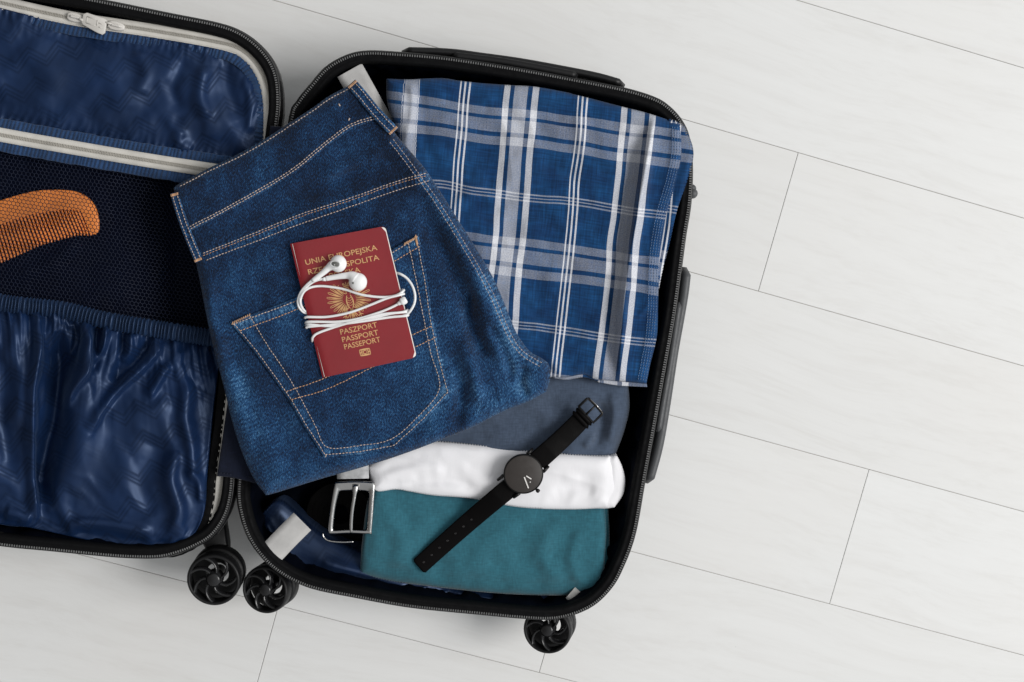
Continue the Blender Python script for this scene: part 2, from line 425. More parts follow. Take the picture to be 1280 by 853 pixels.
def mat_plaid():
    t = NT('blue_plaid_cotton'); v = t.co('UV'); sp = t.n('ShaderNodeSeparateXYZ'); t.l(v, sp.inputs[0])
    def stripes(x, period, c0, segs):
        q = t.math('FRACT', t.math('ADD', t.math('DIVIDE', t.math('SUBTRACT', x, c0), period), 10.0))
        st = [(0, 0.0)]
        for a, b, val in segs: st += [(a / period, val), (b / period, 0.0)]
        return t.ramp(q, st, 'CONSTANT')
    # warp (vertical) and weft (horizontal) stripes, UV in pixels
    U = stripes(sp.outputs[0], 149.5, 626.5, [(5.3, 13.3, .92), (18.5, 35.5, .52), (41, 49.3, .84), (99, 101, 1), (104.3, 106.6, 1), (110, 112.2, 1)])
    Vv = stripes(sp.outputs[1], 162, 133, [(2, 12.5, .60), (17, 33.5, .60), (39, 49.5, .60), (105.5, 107.3, .9), (109.5, 111.2, .9), (113.7, 115.4, .8)])
    f = t.math('MINIMUM', t.math('ADD', t.math('MULTIPLY', U, .78), t.math('MULTIPLY', Vv, .40)), 1)
    fine = t.noise(t.co('UV', (.5, .9, 1)), 1.1, 2); wv = t.noise(t.co('UV', (.06, .9, 1)), .55, 2); wh = t.noise(t.co('UV', (.9, .06, 1)), .55, 2)
    blue = t.mix(t.ramp(t.noise(v, .03, 5), [(.35, 0), (.65, 1)]), (.0025, .028, .095), (.0050, .049, .145))
    blue = t.mix(1, blue, t.ramp(t.math('MULTIPLY', t.math('ADD', wv, wh), .5), [(.3, .55), (.5, 1.0), (.7, 1.6)]), 'MULTIPLY')
    white = t.mix(t.ramp(fine, [(.35, 0), (.65, 1)]), (.56, .57, .62), (.74, .74, .76))
    # half-tone areas: threads of both colours
    ht = t.ramp(t.math('ADD', f, t.math('MULTIPLY', t.math('SUBTRACT', fine, .5), .28)), [(.05, 0), (.95, 1)])
    c = t.mix(ht, blue, white)
    t.l(c, t.b.inputs['Base Color']); t.b.inputs['Roughness'].default_value = .9; t.b.inputs['Specular IOR Level'].default_value = .2
    t.b.inputs['Sheen Weight'].default_value = .15
    t.bump(t.math('ADD', wv, wh), .3, .0008)
    return t.m

M = dict(
    floor=mat_floor(), groove=plain('joint_substrate', (.46, .43, .39), .9),  # groove: the substrate's own grey-beige, seen between the planks
    shell=plain('black_polycarbonate', (.006, .006, .0065), .3, bump=.05), frame=plain('black_rim', (.005, .005, .0055), .45, bump=.2, Specular_IOR_Level=.35),
    tape=plain('black_zip_tape', (.0035, .0035, .004), .8, bump=.5, Specular_IOR_Level=.12), teeth=plain('dark_nylon_teeth', (.15, .15, .15), .35, bump=0),
    handle=plain('charcoal_handle', (.060, .062, .066), .5, bump=.3), soft=plain('black_rubber', (.006, .006, .0065), .5, Specular_IOR_Level=.3),
    beige=plain('beige_zip_tape', (.60, .575, .53), .85, bump=.4, bscale=1400), coil=plain('beige_coil', (.40, .375, .33), .5, bump=0),
    pull=plain('pale_zip_pull', (.62, .59, .55), .35, bump=.1),
    nylon=mat_nylon('navy_chevron_nylon', (.0042, .0155, .054), True, .44, .55), cuff=mat_nylon('navy_cuff_nylon', (.006, .015, .045), True, .42), lining=mat_nylon('navy_lining', (.0010, .0014, .0035), False, .7, .08),
    binding=fabric('navy_binding', (.016, .045, .115), .35, .3), elastic=mat_nylon('elastic_nylon', (.010, .024, .060), False, .45),
    net=plain('navy_net_thread', (.0040, .0078, .024), .55, bump=0, Specular_IOR_Level=.3), backing=fabric('dark_backing', (.0022, .0036, .011), .2, 0, spec=.05),
    flap=fabric('navy_hinge_cloth', (.006, .009, .022), .2, .1),
    strap=plain('grey_webbing', (.45, .44, .43), .8, bump=.5, bscale=1300),
    comb=plain('amber_acetate', (.78, .235, .05), .3, vary=.3, scale=30, bump=.05),
    denim=mat_denim(), thread=plain('pale_thread', (.50, .40, .34), .8, vary=.3, scale=300, bump=0), thread_o=plain('orange_thread', (.56, .33, .19), .8, bump=0),
    plaid=mat_plaid(), plaid_thread=plain('blue_thread', (.10, .17, .30), .8, bump=0),
    slate=fabric('slate_cotton', (.056, .078, .120), .05, .3), white=fabric('white_cotton', (.84, .83, .85), .02, .1), teal=fabric('teal_jersey', (.025, .120, .160), .07, .3),
    red=plain('burgundy_cover', (.235, .010, .016), .42, vary=.08, scale=25, bump=.5, bscale=2600), gold=plain('gold_foil', (.72, .42, .19), .4, metal=.35, bump=0),
    paper=plain('page_paper', (.80, .76, .72), .8), cable=plain('white_rubber', (.82, .82, .82), .32, vary=.02, bump=0),
    bud=plain('white_plastic', (.86, .86, .86), .18, vary=.02, bump=0), grille=plain('grey_mesh', (.16, .16, .15), .5, bump=.6),
    watch=plain('black_steel', (.016, .015, .015), .32, metal=.6, bump=0), dial=plain('umber_dial', (.030, .024, .021), .38, vary=.06, bump=.1),
    hand=plain('pale_hand', (.80, .77, .74), .4, bump=0), leather=plain('black_leather', (.0030, .0026, .0027), .5, bump=.4, bscale=900, Specular_IOR_Level=.06),
    steel=plain('brushed_steel', (.50, .49, .48), .16, metal=1, vary=.05, bump=.1, bscale=300), belt=plain('grey_belt', (.42, .42, .425), .55, vary=.25, scale=120, bump=.8, bscale=700),
    hub=plain('wheel_plastic', (.012, .012, .013), .25, bump=0), tread=plain('wheel_tread', (.30, .28, .25), .6),
)

# ------------------------------------------------------------ floor: planks
A_, OFF, SP = 0.27265346, 0.34124537, 0.14876439
nv_ = np.array([math.sin(A_), math.cos(A_)]); uv_ = np.array([math.cos(A_), -math.sin(A_)])
b = MB(); b.box((0, 0, -.0055), (3.2, 0, 0), (0, 3.2, 0), (0, 0, .004))
floor = b.build('floor', M['groove'], smooth=False); tag(floor, kind='structure', label='white laminate floor of long planks')
JT = {1: .34728, 3: .5140, 4: .23527, 5: -.04572, 0: .78, 2: -.42, -1: -.5, 6: .48, -2: .1}
LEN = 1.285
for k in range(-9, 15):
    j0 = JT.get(k, ((k * 0.377) % 1) * LEN - .6)
    for m in range(-2, 2):
        s0, s1 = j0 + m * LEN, j0 + (m + 1) * LEN
        if s1 < -1.9 or s0 > 1.9: continue
        c = OFF - SP * k - SP / 2; g = .00022; bv = .00045
        a0, a1, w = -(s1 - s0) / 2 + g, (s1 - s0) / 2 - g, SP / 2 - g
        rings = [(0, -.0015), (0, -bv), (bv * .35, -bv * .3), (bv, 0)]
        V = []
        for ins, z in rings:
            V += [(a0 + ins, -w + ins, z), (a1 - ins, -w + ins, z), (a1 - ins, w - ins, z), (a0 + ins, w - ins, z)]
        Fc = [[i * 4 + j, i * 4 + (j + 1) % 4, (i + 1) * 4 + (j + 1) % 4, (i + 1) * 4 + j] for i in range(3) for j in range(4)] + [[12, 13, 14, 15]]
        me = bpy.data.meshes.new('plank'); me.from_pydata(V, [], Fc); me.materials.append(M['floor'])
        o = bpy.data.objects.new('plank', me); C.objects.link(o); o.parent = floor
        ctr = uv_ * (s0 + s1) / 2 + nv_ * c
        o.location = Vector((ctr[0], ctr[1], 0)) - floor.location; o.rotation_euler = (0, 0, -A_)

# ------------------------------------------------------------ suitcase
ZR = .110
RIMR = [(361, 152), (371, 127), (389, 104), (407, 84), (431, 70), (456, 64), (492, 65), (560, 71), (651, 85), (715, 97), (780, 110), (819, 122), (838, 134), (853, 151), (862, 172), (866, 208),
        (864, 255), (857, 300), (845, 390), (833, 458), (821, 525), (807, 600), (794, 670), (777, 715), (763, 738), (743, 757), (718, 769), (690, 775), (655, 774), (600, 769), (512, 760), (440, 747), (400, 739),
        (375, 731), (352, 719), (330, 701), (311, 675), (300, 645), (296, 611), (304, 550), (320, 440), (341, 290)]
RIML = [(142, 2.5), (208, 16), (268, 28), (298, 38), (322, 54.5), (340, 76), (349, 100), (351, 131), (348, 160), (336, 250), (317, 380), (302, 490), (295, 560), (293, 607), (288, 635), (279, 655), (265, 672), (247, 683),
        (225, 692), (199, 698), (160, 698), (120, 695), (60, 689), (0, 683), (-100, 668), (-148, 655), (-182, 630), (-203, 590), (-205, 540), (-185, 400), (-155, 180), (-132, 30), (-118, -8), (-90, -30), (-50, -33), (0, -23), (70, -11)]
suit = thing('suitcase', 'black hard shell suitcase lying open with navy lining and spinner wheels', 'suitcase', P(320, 400, 0))

def ring(outline, N=480):
    p = cr(outline, N, closed=True); w = PA(p[:, 0], p[:, 1], ZR)[:, :2]
    e = np.roll(w, -2, 0) - np.roll(w, 2, 0); n = np.stack([-e[:, 1], e[:, 0]], -1); n /= np.linalg.norm(n, axis=1)[:, None]
    c = w.mean(0)
    if ((c - w) * n).sum() < 0: n = -n
    return w, n, c
def loft(w, n, prof, closed_prof=False):
    V = np.vstack([np.column_stack([w + n * i, np.full(len(w), z)]) for i, z in prof]); N = len(w)
    Fc = gridfaces(len(prof), N, True)
    if closed_prof:
        j = np.arange(N); k = (len(prof) - 1) * N
        Fc = np.vstack([Fc, np.stack([k + j, j, (j + 1) % N, k + (j + 1) % N], -1)])
    return V, Fc
for which, RIM in enumerate((RIMR, RIML)):
    w, n, c = ring(RIM)
    V, Fc = loft(w, n, [(.0035, .108), (.0022, .1105), (.0010, .1112), (.0002, .1105), (0, .1085), (.0002, .1070), (-.001, .1060), (-.0016, .100), (-.001, .085), (.001, .060), (.005, .035), (.011, .018), (.022, .0075), (.038, .0035), (.07, .0030), (.12, .0030)])
    N = len(w); Fl = [f[::-1] for f in Fc.tolist()] + [[(15 * N) + j for j in range(N)]]
    if ((w[1] - w[0])[0] * n[0][1] - (w[1] - w[0])[1] * n[0][0]) < 0: Fl = [f[::-1] for f in Fl]
    sh = mesh('shell', V, Fl, M['shell'], suit)
    # rim tape with a piping bead
    V, Fc = loft(w, n, [(.0008, .1108), (.0020, .1120), (.0046, .1122), (.0062, .1112), (.0074, .1118), (.0088, .1121), (.0100, .1112), (.0112, .1085), (.0120, .103), (.0105, .103), (.0035, .107)])
    tp = mesh('zipper_tape', V, Fc, M['tape'], suit)
    # teeth
    per = np.linalg.norm(np.roll(w, -1, 0) - w, axis=1).sum(); nt = int(per / .0023)
    w3 = cr(w, nt, closed=True, smooth=False); e = np.roll(w3, -1, 0) - np.roll(w3, 1, 0); e /= np.linalg.norm(e, axis=1)[:, None]
    nn = np.stack([-e[:, 1], e[:, 0]], -1)
    if ((c - w3) * nn).sum() < 0: nn = -nn
    mb = MB()
    for i in range(nt):
        q = w3[i] + nn[i] * .0028
        mb.box((q[0], q[1], .1124), (*e[i] * .00050, 0), (*nn[i] * .0010, 0), (0, 0, .0009))
    mb.build('zipper_teeth', M['teeth'], tp, smooth=False, kind='stuff')
    # lining bowl
    prof = [(.0110, .106), (.0125, .098), (.0135, .085), (.0145, .07), (.016, .055), (.018, .04), (.0215, .028), (.028, .019), (.038, .0145), (.05, .0135)]
    V, Fc = loft(w, n, prof)
    base = w + n * .05; rings = [V]; nb = 12
    for k in range(1, nb + 1):
        q = base + (c - base) * (k / nb) * .995; rings.append(np.column_stack([q, np.full(N, .0135)]))
    V = np.vstack(rings); Fc = gridfaces(len(prof) + nb, N, True)
    arc = np.tile(np.arange(N) * per / N, len(prof) + nb); lev = np.repeat(np.arange(len(prof) + nb), N)
    nz = fbm(V[:, 0] * 100, V[:, 1] * 100, 3.2, 3, 4) * .006 + crease(V[:, 0] * 100, V[:, 1] * 100, 4, 9, 2) * .006
    fade = np.clip((lev - 4) / 4, 0, 1)
    V[:, 2] += nz * fade + .003 * fade
    wob = np.sin(arc * 100 * 2.1) * .0012 + fbm(arc * 100, lev * 1.2, 1.1, 7, 3) * .003
    amp = np.clip(lev / 2, 0, 1) * np.clip((9 - lev) / 3, 0, 1)
    V[:, :2] += np.tile(n, (len(prof) + nb, 1)) * (wob * amp + .001 * amp)[:, None]
    U = np.column_stack([V[:, 0] / .076 + V[:, 2] * 4, V[:, 1] / .076 + V[:, 2] * 6])
    mesh('lining', V, Fc, M['lining'], suit, uv=U)

def band(pl, wpx, z, name, mat, parent, th=.0012, n=None, uv=True, wob=0):
    """flat ribbon along a photo-plane polyline"""
    L = plen(pl); n = n or int(L / 4) + 2; p = cr(pl, n); e = np.gradient(p, axis=0); e /= np.linalg.norm(e, axis=1)[:, None]; nn = np.stack([-e[:, 1], e[:, 0]], -1)
    z = z(p[:, 0], p[:, 1]) if callable(z) else np.full(n, z) if np.isscalar(z) else np.interp(np.linspace(0, 1, n), np.linspace(0, 1, len(z)), z)
    rows = []
    wv = wob * fbm(np.arange(n) * 4., np.zeros(n), 9, 5, 2)
    for o_, dz in ((-.5, -th), (-.5, 0), (-.25, th * .25), (0, th * .3), (.25, th * .25), (.5, 0), (.5, -th)):
        q = p + nn * (o_ * wpx + wv[:, None] * abs(o_)); rows.append(PA(q[:, 0], q[:, 1], z + dz))
    V = np.stack(rows, 1).reshape(-1, 3)
    Fc = gridfaces(n, len(rows))
    U = np.stack([np.repeat(np.linspace(0, L / 100, n), len(rows)), np.tile(np.linspace(0, wpx / 100, len(rows)), n)], -1)
    return mesh(name, V, Fc, mat, parent, uv=U)
def coil(pl, z, name, mat, parent, pitch=1.9, wpx=4.2, kind='stuff'):
    n = int(plen(pl) / pitch); p = cr(pl, n); e = np.gradient(p, axis=0); e /= np.linalg.norm(e, axis=1)[:, None]; nn = np.stack([-e[:, 1], e[:, 0]], -1)
    zz = z(p[:, 0], p[:, 1]) if callable(z) else np.full(n, z); s = .00076
    mb = MB()
    for i in range(n):
        for sd in (-1, 1):
            q = PA(*[np.array([t]) for t in (p[i] + nn[i] * sd * wpx * .27)], zz[i])[0]
            mb.box((q[0], q[1], zz[i] + .0006), (e[i][0] * s * .5, -e[i][1] * s * .5, 0), (nn[i][0] * s * wpx * .2, -nn[i][1] * s * wpx * .2, 0), (0, 0, .0007))
    return mb.build(name, mat, parent, smooth=False, kind=kind)

# --- left half: panel with zip pocket, net, elastic and gathered pocket
ZP = .1035
# backing sheet under everything
bk = Surf([(-180, -15), (0, 0), (180, 25), (285, 52), (328, 90)], [(328, 90), (335, 150), (300, 400), (268, 600), (250, 665)], [(-178, 600), (-100, 640), (60, 670), (180, 682), (250, 665)], [(-180, -15), (-175, 300), (-178, 600)], step=6)
bk.build('panel_backing', np.full(bk.x.shape, .088) - .024 * np.clip((bk.x - 140) / 70, 0, 1) ** 1.5 + .0015 * fbm(bk.x, bk.y, 40, 4) - .012 * np.clip((bk.y - 405) / 30, 0, 1), M['backing'], suit)
# upper nylon pocket
up = Surf([(-150, -18), (-60, -8), (0, 10), (90, 31), (190, 47), (265, 60), (294, 68), (312, 84)], [(312, 84), (325, 104), (329, 131), (329, 175), (325, 208)],
          [(-160, 118), (0, 152), (80, 168), (180, 185), (260, 198), (325, 208)], [(-150, -18), (-155, 60), (-160, 118)], step=1.8)
def z_up(x, y, d):
    z = ZP - .001 + .009 * (1 - np.exp(-d / 26)) + .0030 * fbm(x, y, 75, 21, 2, .3, 1.6) + .0010 * crease(x, y, 60, 33, 1, -.9, 2)
    z += folds(x, y, [([(255, 80), (250, 120), (262, 150)], 9, .006), ([(225, 160), (222, 178), (240, 190)], 8, .004), ([(280, 70), (285, 110), (300, 150)], 10, -.004), ([(230, 70), (215, 110), (225, 140)], 8, -.003),
                      ([(100, 60), (140, 90), (150, 150)], 22, .003), ([(30, 50), (60, 100), (40, 140)], 18, .003), ([(170, 60), (180, 90), (172, 120)], 10, .003), ([(305, 95), (315, 130), (310, 170)], 6, .003)])
    # gathers next to the binding
    z += .0011 * np.sin((x + y * .3) * .62 + 2 * vn(x / 17, y / 17, 8)) * np.exp(-d / 9)
    return z
d = up.dist(); z = z_up(up.x, up.y, d); Vu = PA(up.x, up.y, z)
Vu = relax(Vu, 1.004, 1.005, z - .005 * np.clip(d / 14, 0, 1), z + .006 * np.clip(d / 14, 0, 1), 150, (9, 5), .0016, 4, .6, keep=.015)
Vu = relax(Vu, 1.002 + .02 * np.exp(-d / 9), 1.001, Vu[..., 2] - .0016, Vu[..., 2] + .0016, 90, (3,), .0005, 5, .5, keep=.02)
up.build('zip_pocket', z, M['nylon'], suit, skirt=.098, V=Vu)
def zring(x, y): return ZP + .0016 + 0 * x
bind1 = [(-150, -3), (-60, 6), (0, 17.5), (89, 37.5), (190, 53), (267, 66), (290, 72), (308, 86), (319, 107), (323, 131), (323.5, 175), (321, 205)]
def puckered(pl, wpx, z, name, mat, parent, per=5.2, amp=.0011, th=.002):
    n = int(plen(pl) / 1.1); p = cr(pl, n); e = np.gradient(p, axis=0); e /= np.linalg.norm(e, axis=1)[:, None]; nn = np.stack([-e[:, 1], e[:, 0]], -1)
    s = np.linspace(0, plen(pl), n); rows = []; os_ = np.linspace(-.5, .5, 11)
    zz = z(p[:, 0], p[:, 1]) if callable(z) else np.full(n, z)
    for o_ in os_:
        q = p + nn * (o_ * wpx + .6 * vn(s / 9, s * 0 + 3 * np.sign(o_), 4)[:, None] * abs(o_) * 2)
        body = math.sqrt(max(0, 1 - (abs(o_) * 2) ** 4))
        st = -.0007 * math.exp(-((abs(o_) - .30) / .06) ** 2)
        rows.append(PA(q[:, 0], q[:, 1], zz + (body - 1) * th + st + amp * body * np.sin(s / per * 2 * math.pi + 2.5 * vn(s / 13, s * 0, 6) + o_ * 2)))
    V = np.stack(rows, 1).reshape(-1, 3); U = np.stack([np.repeat(s / 100, 11), np.tile(os_ * wpx / 100, n)], -1)
    return mesh(name, V, gridfaces(n, 11), mat, parent, uv=U)
puckered(bind1, 13, zring, 'binding', M['binding'], suit)
# perimeter beige zipper tape
bt = [(-150, -22), (-60, -11), (0, 3.5), (89, 23), (190, 38.5), (267, 52), (297, 60), (317, 76), (330.5, 99), (337, 128), (337, 170), (330, 240), (310, 380), (291, 480), (283, 540), (277, 600), (270, 640), (256, 668)]
beige = band(bt, 17, .1045, 'panel_zipper', M['beige'], suit)
coil([(x + 1, y) for x, y in bt], .1048, 'zipper_coil', M['coil'], beige, 2.0, 4.4)
band([(a - 1.5, b_ + 7.5) for a, b_ in bt[:7]], 1.0, .1052, 'tape_edge', M['beige'], beige, .0005)
# middle zipper
zb = [(-160, 138), (0, 168.5), (90, 184.5), (178, 199.5), (252, 211), (325, 222)]
mid = band(zb, 17.5, .1075, 'pocket_zipper', M['beige'], suit)
coil(zb, .1078, 'zipper_coil', M['coil'], mid, 2.0, 4.6)
puckered([(x, y - 14.5) for x, y in zb], 12, lambda x, y: .1078 + 0 * x, 'binding', M['binding'], suit)
puckered([(x, y + 14.5) for x, y in zb], 13, lambda x, y: .1072 + 0 * x, 'binding', M['binding'], suit)
# zip sliders and pull tab
for (x, y, a) in ((95, 22.5, .22), (146, 33, .22)):
    q = P(x, y, .1062); ex = Vector((math.cos(-a), math.sin(-a), 0)); ey = Vector((-ex.y, ex.x, 0)); mb = MB()
    pts = [q + ex * (u * .0075) + ey * (v_ * .0042) for u, v_ in ((-1, -.55), (-.6, -.95), (0, -1), (.6, -.8), (1, -.45), (1, .45), (.6, .8), (0, 1), (-.6, .95), (-1, .55))]
    mb.prism([tuple(v_[:2]) for v_ in pts], .1058, .1092, .0009)
    mb.tube([q + ex * u + Vector((0, 0, z_)) for u, z_ in ((-.005, .0028), (-.003, .0050), (.003, .0050), (.005, .0028))], .0011, 8)
    mb.build('zip_slider', M['pull'], suit, sharp=40)
mb = MB(); tab = [(104, 17.5), (109, 16), (131.5, 23.5), (133.5, 26), (131, 41.5), (127.5, 43.5), (121, 41), (104, 31.5), (101.5, 28)]
mb.prism(pxy(tab, .1115), .1095, .1118, .0006)
tb = mb.build('zip_pull', M['pull'], suit, sharp=40)
mb = MB()
for (a, b_) in (((109, 21), (122, 25)), ((122, 25), (121, 33)), ((121, 33), (108, 29)), ((108, 29), (109, 21)), ((123.5, 29), (129, 31)), ((123.5, 34), (127, 35.5))):
    mb.tube([P(*a, .1119), P(*b_, .1119)], .00045, 6)
mb.tube([P(98, 23, .1105), P(104, 26, .1112)], .0012, 8); mb.tube([P(132, 28, .1112), P(142, 31, .1105)], .0010, 8)
mb.build('raised_outline', M['pull'], tb)

# comb between backing and net
ANG = (.34, .94)
sp_top = [(-70, 284), (-40, 268), (0, 251), (26, 243), (51.5, 238), (85, 238), (103, 243), (116, 254), (122.5, 271), (123, 289), (119, 293.5), (113.5, 293)]
root = [(113.5, 293), (106, 272), (102, 264), (90, 262), (77, 262.5), (38.7, 268), (0, 280.6), (-40, 294), (-72, 306)]
comb = thing('comb', 'amber orange plastic comb tucked behind the navy net of the suitcase', 'comb', P(50, 270, .0895))
mb = MB(); Z0, Z1 = .0925, .0962
q = pxy(list(cr(sp_top, 40)) + list(cr(root, 40, smooth=False))[1:], Z1); mb.prism(q, Z0, Z1, .0007)
mb.build('spine', M['comb'], comb, sharp=50)
mb = None
rt = cr(root[2:], 43, smooth=True)
for i, (x, y) in enumerate(rt):
    ln = 33 + (rt[0][0] - x) * .125
    dx, dy = (.345, .94) if x > 60 else (.345 - (60 - x) * .0012, .95)
    mb = MB(); a = P(x - 1.1 - dx * 5, y - dy * 5, Z1); b1 = P(x + 1.1 - dx * 5, y - dy * 5, Z1)
    tipx, tipy = x + dx * ln, y + dy * ln
    e = [(x - 1.2 - dx * 1, y - dy * 1), (x + 1.2 - dx * 1, y - dy * 1), (tipx + 1.1, tipy - 3), (tipx + .5, tipy), (tipx - .5, tipy), (tipx - 1.1, tipy - 3)]
    mb.prism(pxy(e, Z1 - .0001), Z0 + .0006, Z1 - .0001, .0003); mb.build('tooth', M['comb'], comb, smooth=False)

# net: hexagonal threads draped over the comb
def z_net(x, y):
    d1, _, _ = pdist(x, y, [(-70, 300), (0, 285), (60, 270), (110, 270)])
    z = .0972 + .0035 * np.exp(-(d1 / 34) ** 2) + .0016 * fbm(x, y, 30, 12, 3)
    z += folds(x, y, [([(100, 300), (60, 330), (20, 345)], 9, .005), ([(30, 210), (90, 200), (150, 235)], 12, .003), ([(180, 215), (210, 290), (180, 380)], 16, .003), ([(120, 330), (130, 360), (100, 385)], 12, .003)])
    return z - .022 * np.clip((x - 150) / 70, 0, 1) ** 1.5
mb = MB(); cw = 5.2; chh = 4.4
VV, FF = [], []
def seg(x0, y0, x1, y1):
    VV.append((x0, y0, x1, y1))
hx, hy = cw, chh
for r in range(int(250 / hy)):
    for c_ in range(int(440 / hx)):
        x = -160 + c_ * hx + (hx / 2 if r % 2 else 0); y = 186 + (x + 0) * .16 + r * hy
        if y > 392 + max(0, x) * .16 or x > 318 - (y - 200) * .14: continue
        sl = .16
        seg(x, y - hy * .33, x, y + hy * .33)
        seg(x, y + hy * .33, x + hx / 2, y + hx / 2 * sl + hy * .67); seg(x, y + hy * .33, x - hx / 2, y - hx / 2 * sl + hy * .67)
sg = np.array(VV); dd = sg[:, 2:] - sg[:, :2]; ll = np.linalg.norm(dd, axis=1)[:, None]; nn = np.stack([-dd[:, 1], dd[:, 0]], -1) / ll * .38
ex = dd / ll * .2
a = sg[:, :2] - ex; b_ = sg[:, 2:] + ex
Q = np.stack([a - nn, a, a + nn, b_ - nn, b_, b_ + nn], 1)
zq = z_net(Q[..., 0], Q[..., 1]); zq[:, [1, 4]] += .0004
V = PA(Q[..., 0], Q[..., 1], zq).reshape(-1, 3); k = (np.arange(len(sg)) * 6)[:, None]
Fc = np.vstack([k + np.array([0, 1, 4, 3]), k + np.array([1, 2, 5, 4])])
mesh('net_pocket', V, Fc, M['net'], suit, kind='stuff')

# gathered lower pocket
EL = [(-165, 335), (-60, 358), (0, 378), (77, 387.5), (129, 400), (180, 409), (230, 417), (278, 425)]
lo = Surf([(x, y + 6) for x, y in EL], [(278, 431), (270, 480), (263, 540), (257, 600), (254, 642), (240, 674)],
          [(-160, 600), (-90, 632), (0, 655), (40, 660), (120, 677), (199, 685), (225, 682), (240, 674)], [(-165, 341), (-165, 450), (-160, 600)], step=1.5)
def z_lo(x, y, d, u, v):
    yt = y - (378 + np.maximum(x, -160) * .17)
    g = np.exp(-np.clip(yt, 0, 400) / 38)
    z = .1015 + .011 * (1 - np.exp(-d / 22)) + .0040 * fbm(x, y, 85, 41, 2, 1.4, 1.5)
    fan = x + (yt) * (.16) * np.sin(x / 55)
    z += g * (.0030 * np.sin(fan * .30 + 2.6 * vn(x / 30, yt / 90, 3)) + .0012 * np.sin(fan * .85 + 2 * vn(x / 12, yt / 40, 6)))
    z += .0013 * crease(x, y, 46, 51, 2, 1.2, 2.6) * np.clip(yt / 60, 0, 1)
    z += folds(x, y, [([(48, 398), (44, 440), (37, 487), (38, 567), (41, 639), (38, 655)], 4.5, .013, 1.8), ([(64, 410), (74, 460), (70, 520), (57, 575), (47, 635)], 13, -.020, 1.3), ([(96, 430), (106, 500), (100, 560), (80, 620)], 20, .006),
                      ([(18, 395), (12, 440), (20, 480), (14, 540)], 10, .005), ([(2, 440), (0, 520), (8, 600)], 12, -.004),
                      ([(103, 400), (112, 435), (110, 462), (92, 490), (84, 515)], 5.5, .010, 1.8), ([(118, 405), (124, 440), (116, 470)], 5, -.006), ([(88, 398), (92, 430), (86, 462)], 8, -.008),
                      ([(135, 405), (132, 430), (118, 456)], 4, .006), ([(150, 408), (155, 440), (145, 470)], 6, -.005),
                      ([(206, 428), (180, 462), (150, 490), (130, 515), (113, 545)], 3.6, .007, 2.4), ([(186, 425), (168, 455), (140, 480)], 7, -.006), ([(216, 455), (200, 478), (187, 500)], 4, .005, 2),
                      ([(165, 415), (160, 440), (150, 452)], 5, .005), ([(238, 470), (232, 520), (240, 560), (246, 610)], 9, .006), ([(222, 560), (214, 600), (222, 640), (212, 670)], 10, .007), ([(200, 545), (180, 600), (190, 650)], 20, -.005),
                      ([(236, 590), (250, 600), (252, 632)], 5, .004), ([(130, 520), (170, 520), (215, 500)], 14, .003), ([(80, 655), (130, 655), (190, 668)], 7, .005), ([(0, 640), (20, 645), (36, 650)], 8, .005)], 1.35)
    return z
d = lo.dist(); z = z_lo(lo.x, lo.y, d, lo.u, lo.v); z = np.maximum(z, .083)
Vl = PA(lo.x, lo.y, z); yt = np.clip(lo.v, 0, 1)
Vl = relax(Vl, 1.012 + .07 * np.exp(-yt / .2), 1.006 + 0 * yt, np.maximum(z - .009 * np.clip(d / 10, 0, 1), .082), z + .008 * np.clip(d / 10, 0, 1), 170, (8, 4), .0016, 7, .6, keep=.012)
Vl = relax(Vl, 1.006 + .05 * np.exp(-yt / .12), 1.005, Vl[..., 2] - .0018, Vl[..., 2] + .0018, 90, (3,), .0005, 9, .5, keep=.02)
lo.build('gathered_pocket', z, M['nylon'], suit, skirt=.094, V=Vl)
# elastic top band, tight ribs
n = 520; p = cr(EL, n); s = np.linspace(0, plen(EL), n); e = np.gradient(p, axis=0); e /= np.linalg.norm(e, axis=1)[:, None]; nn = np.stack([-e[:, 1], e[:, 0]], -1)
rows = []; os_ = np.linspace(-.5, .5, 13)
n = 1400; p = cr(EL, n); s = np.linspace(0, plen(EL), n); e = np.gradient(p, axis=0); e /= np.linalg.norm(e, axis=1)[:, None]; nn = np.stack([-e[:, 1], e[:, 0]], -1)
for o_ in os_:
    ph = s / 5.0 * 2 * math.pi + 3 * vn(s / 16, s * 0, 4) + .8 * vn(s / 7, s * 0 + o_ * 2, 9)
    body = math.sqrt(max(0, 1 - (abs(o_) * 2) ** 3)); q = p + nn * (o_ * 21 + .8 * np.sin(ph)[:, None] * (abs(o_) > .45))
    rows.append(PA(q[:, 0], q[:, 1], .1045 + .004 * body + .0021 * np.sin(ph) * (.4 + .6 * body) + .0008 * vn(s / 30, s * 0, 2)))
V = np.stack(rows, 1).reshape(-1, 3)
mesh('elastic_band', V, gridfaces(n, 13), M['elastic'], suit, uv=np.stack([np.repeat(s / 100, 13), np.tile(os_ * .21, n)], -1))
# black inner binding along the bottom right of the panel
puckered([(-140, 634), (-60, 655), (0, 671), (120, 687), (199, 691), (232, 686), (252, 665), (262, 632), (266, 590), (274, 530), (284, 440)], 12, lambda x, y: .1055 + 0 * x, 'inner_binding', M['tape'], suit, 9, .0003)
# care-label like tiny pull cord in the corner
mb = MB(); mb.tube([P(281, 606, .107), P(279, 622, .109), P(275, 636, .109), P(268, 645, .108)], .0012, 6); mb.tube([P(279, 622, .1092), P(271, 641, .109)], .0010, 6); mb.build('pull_cord', M['tape'], suit)

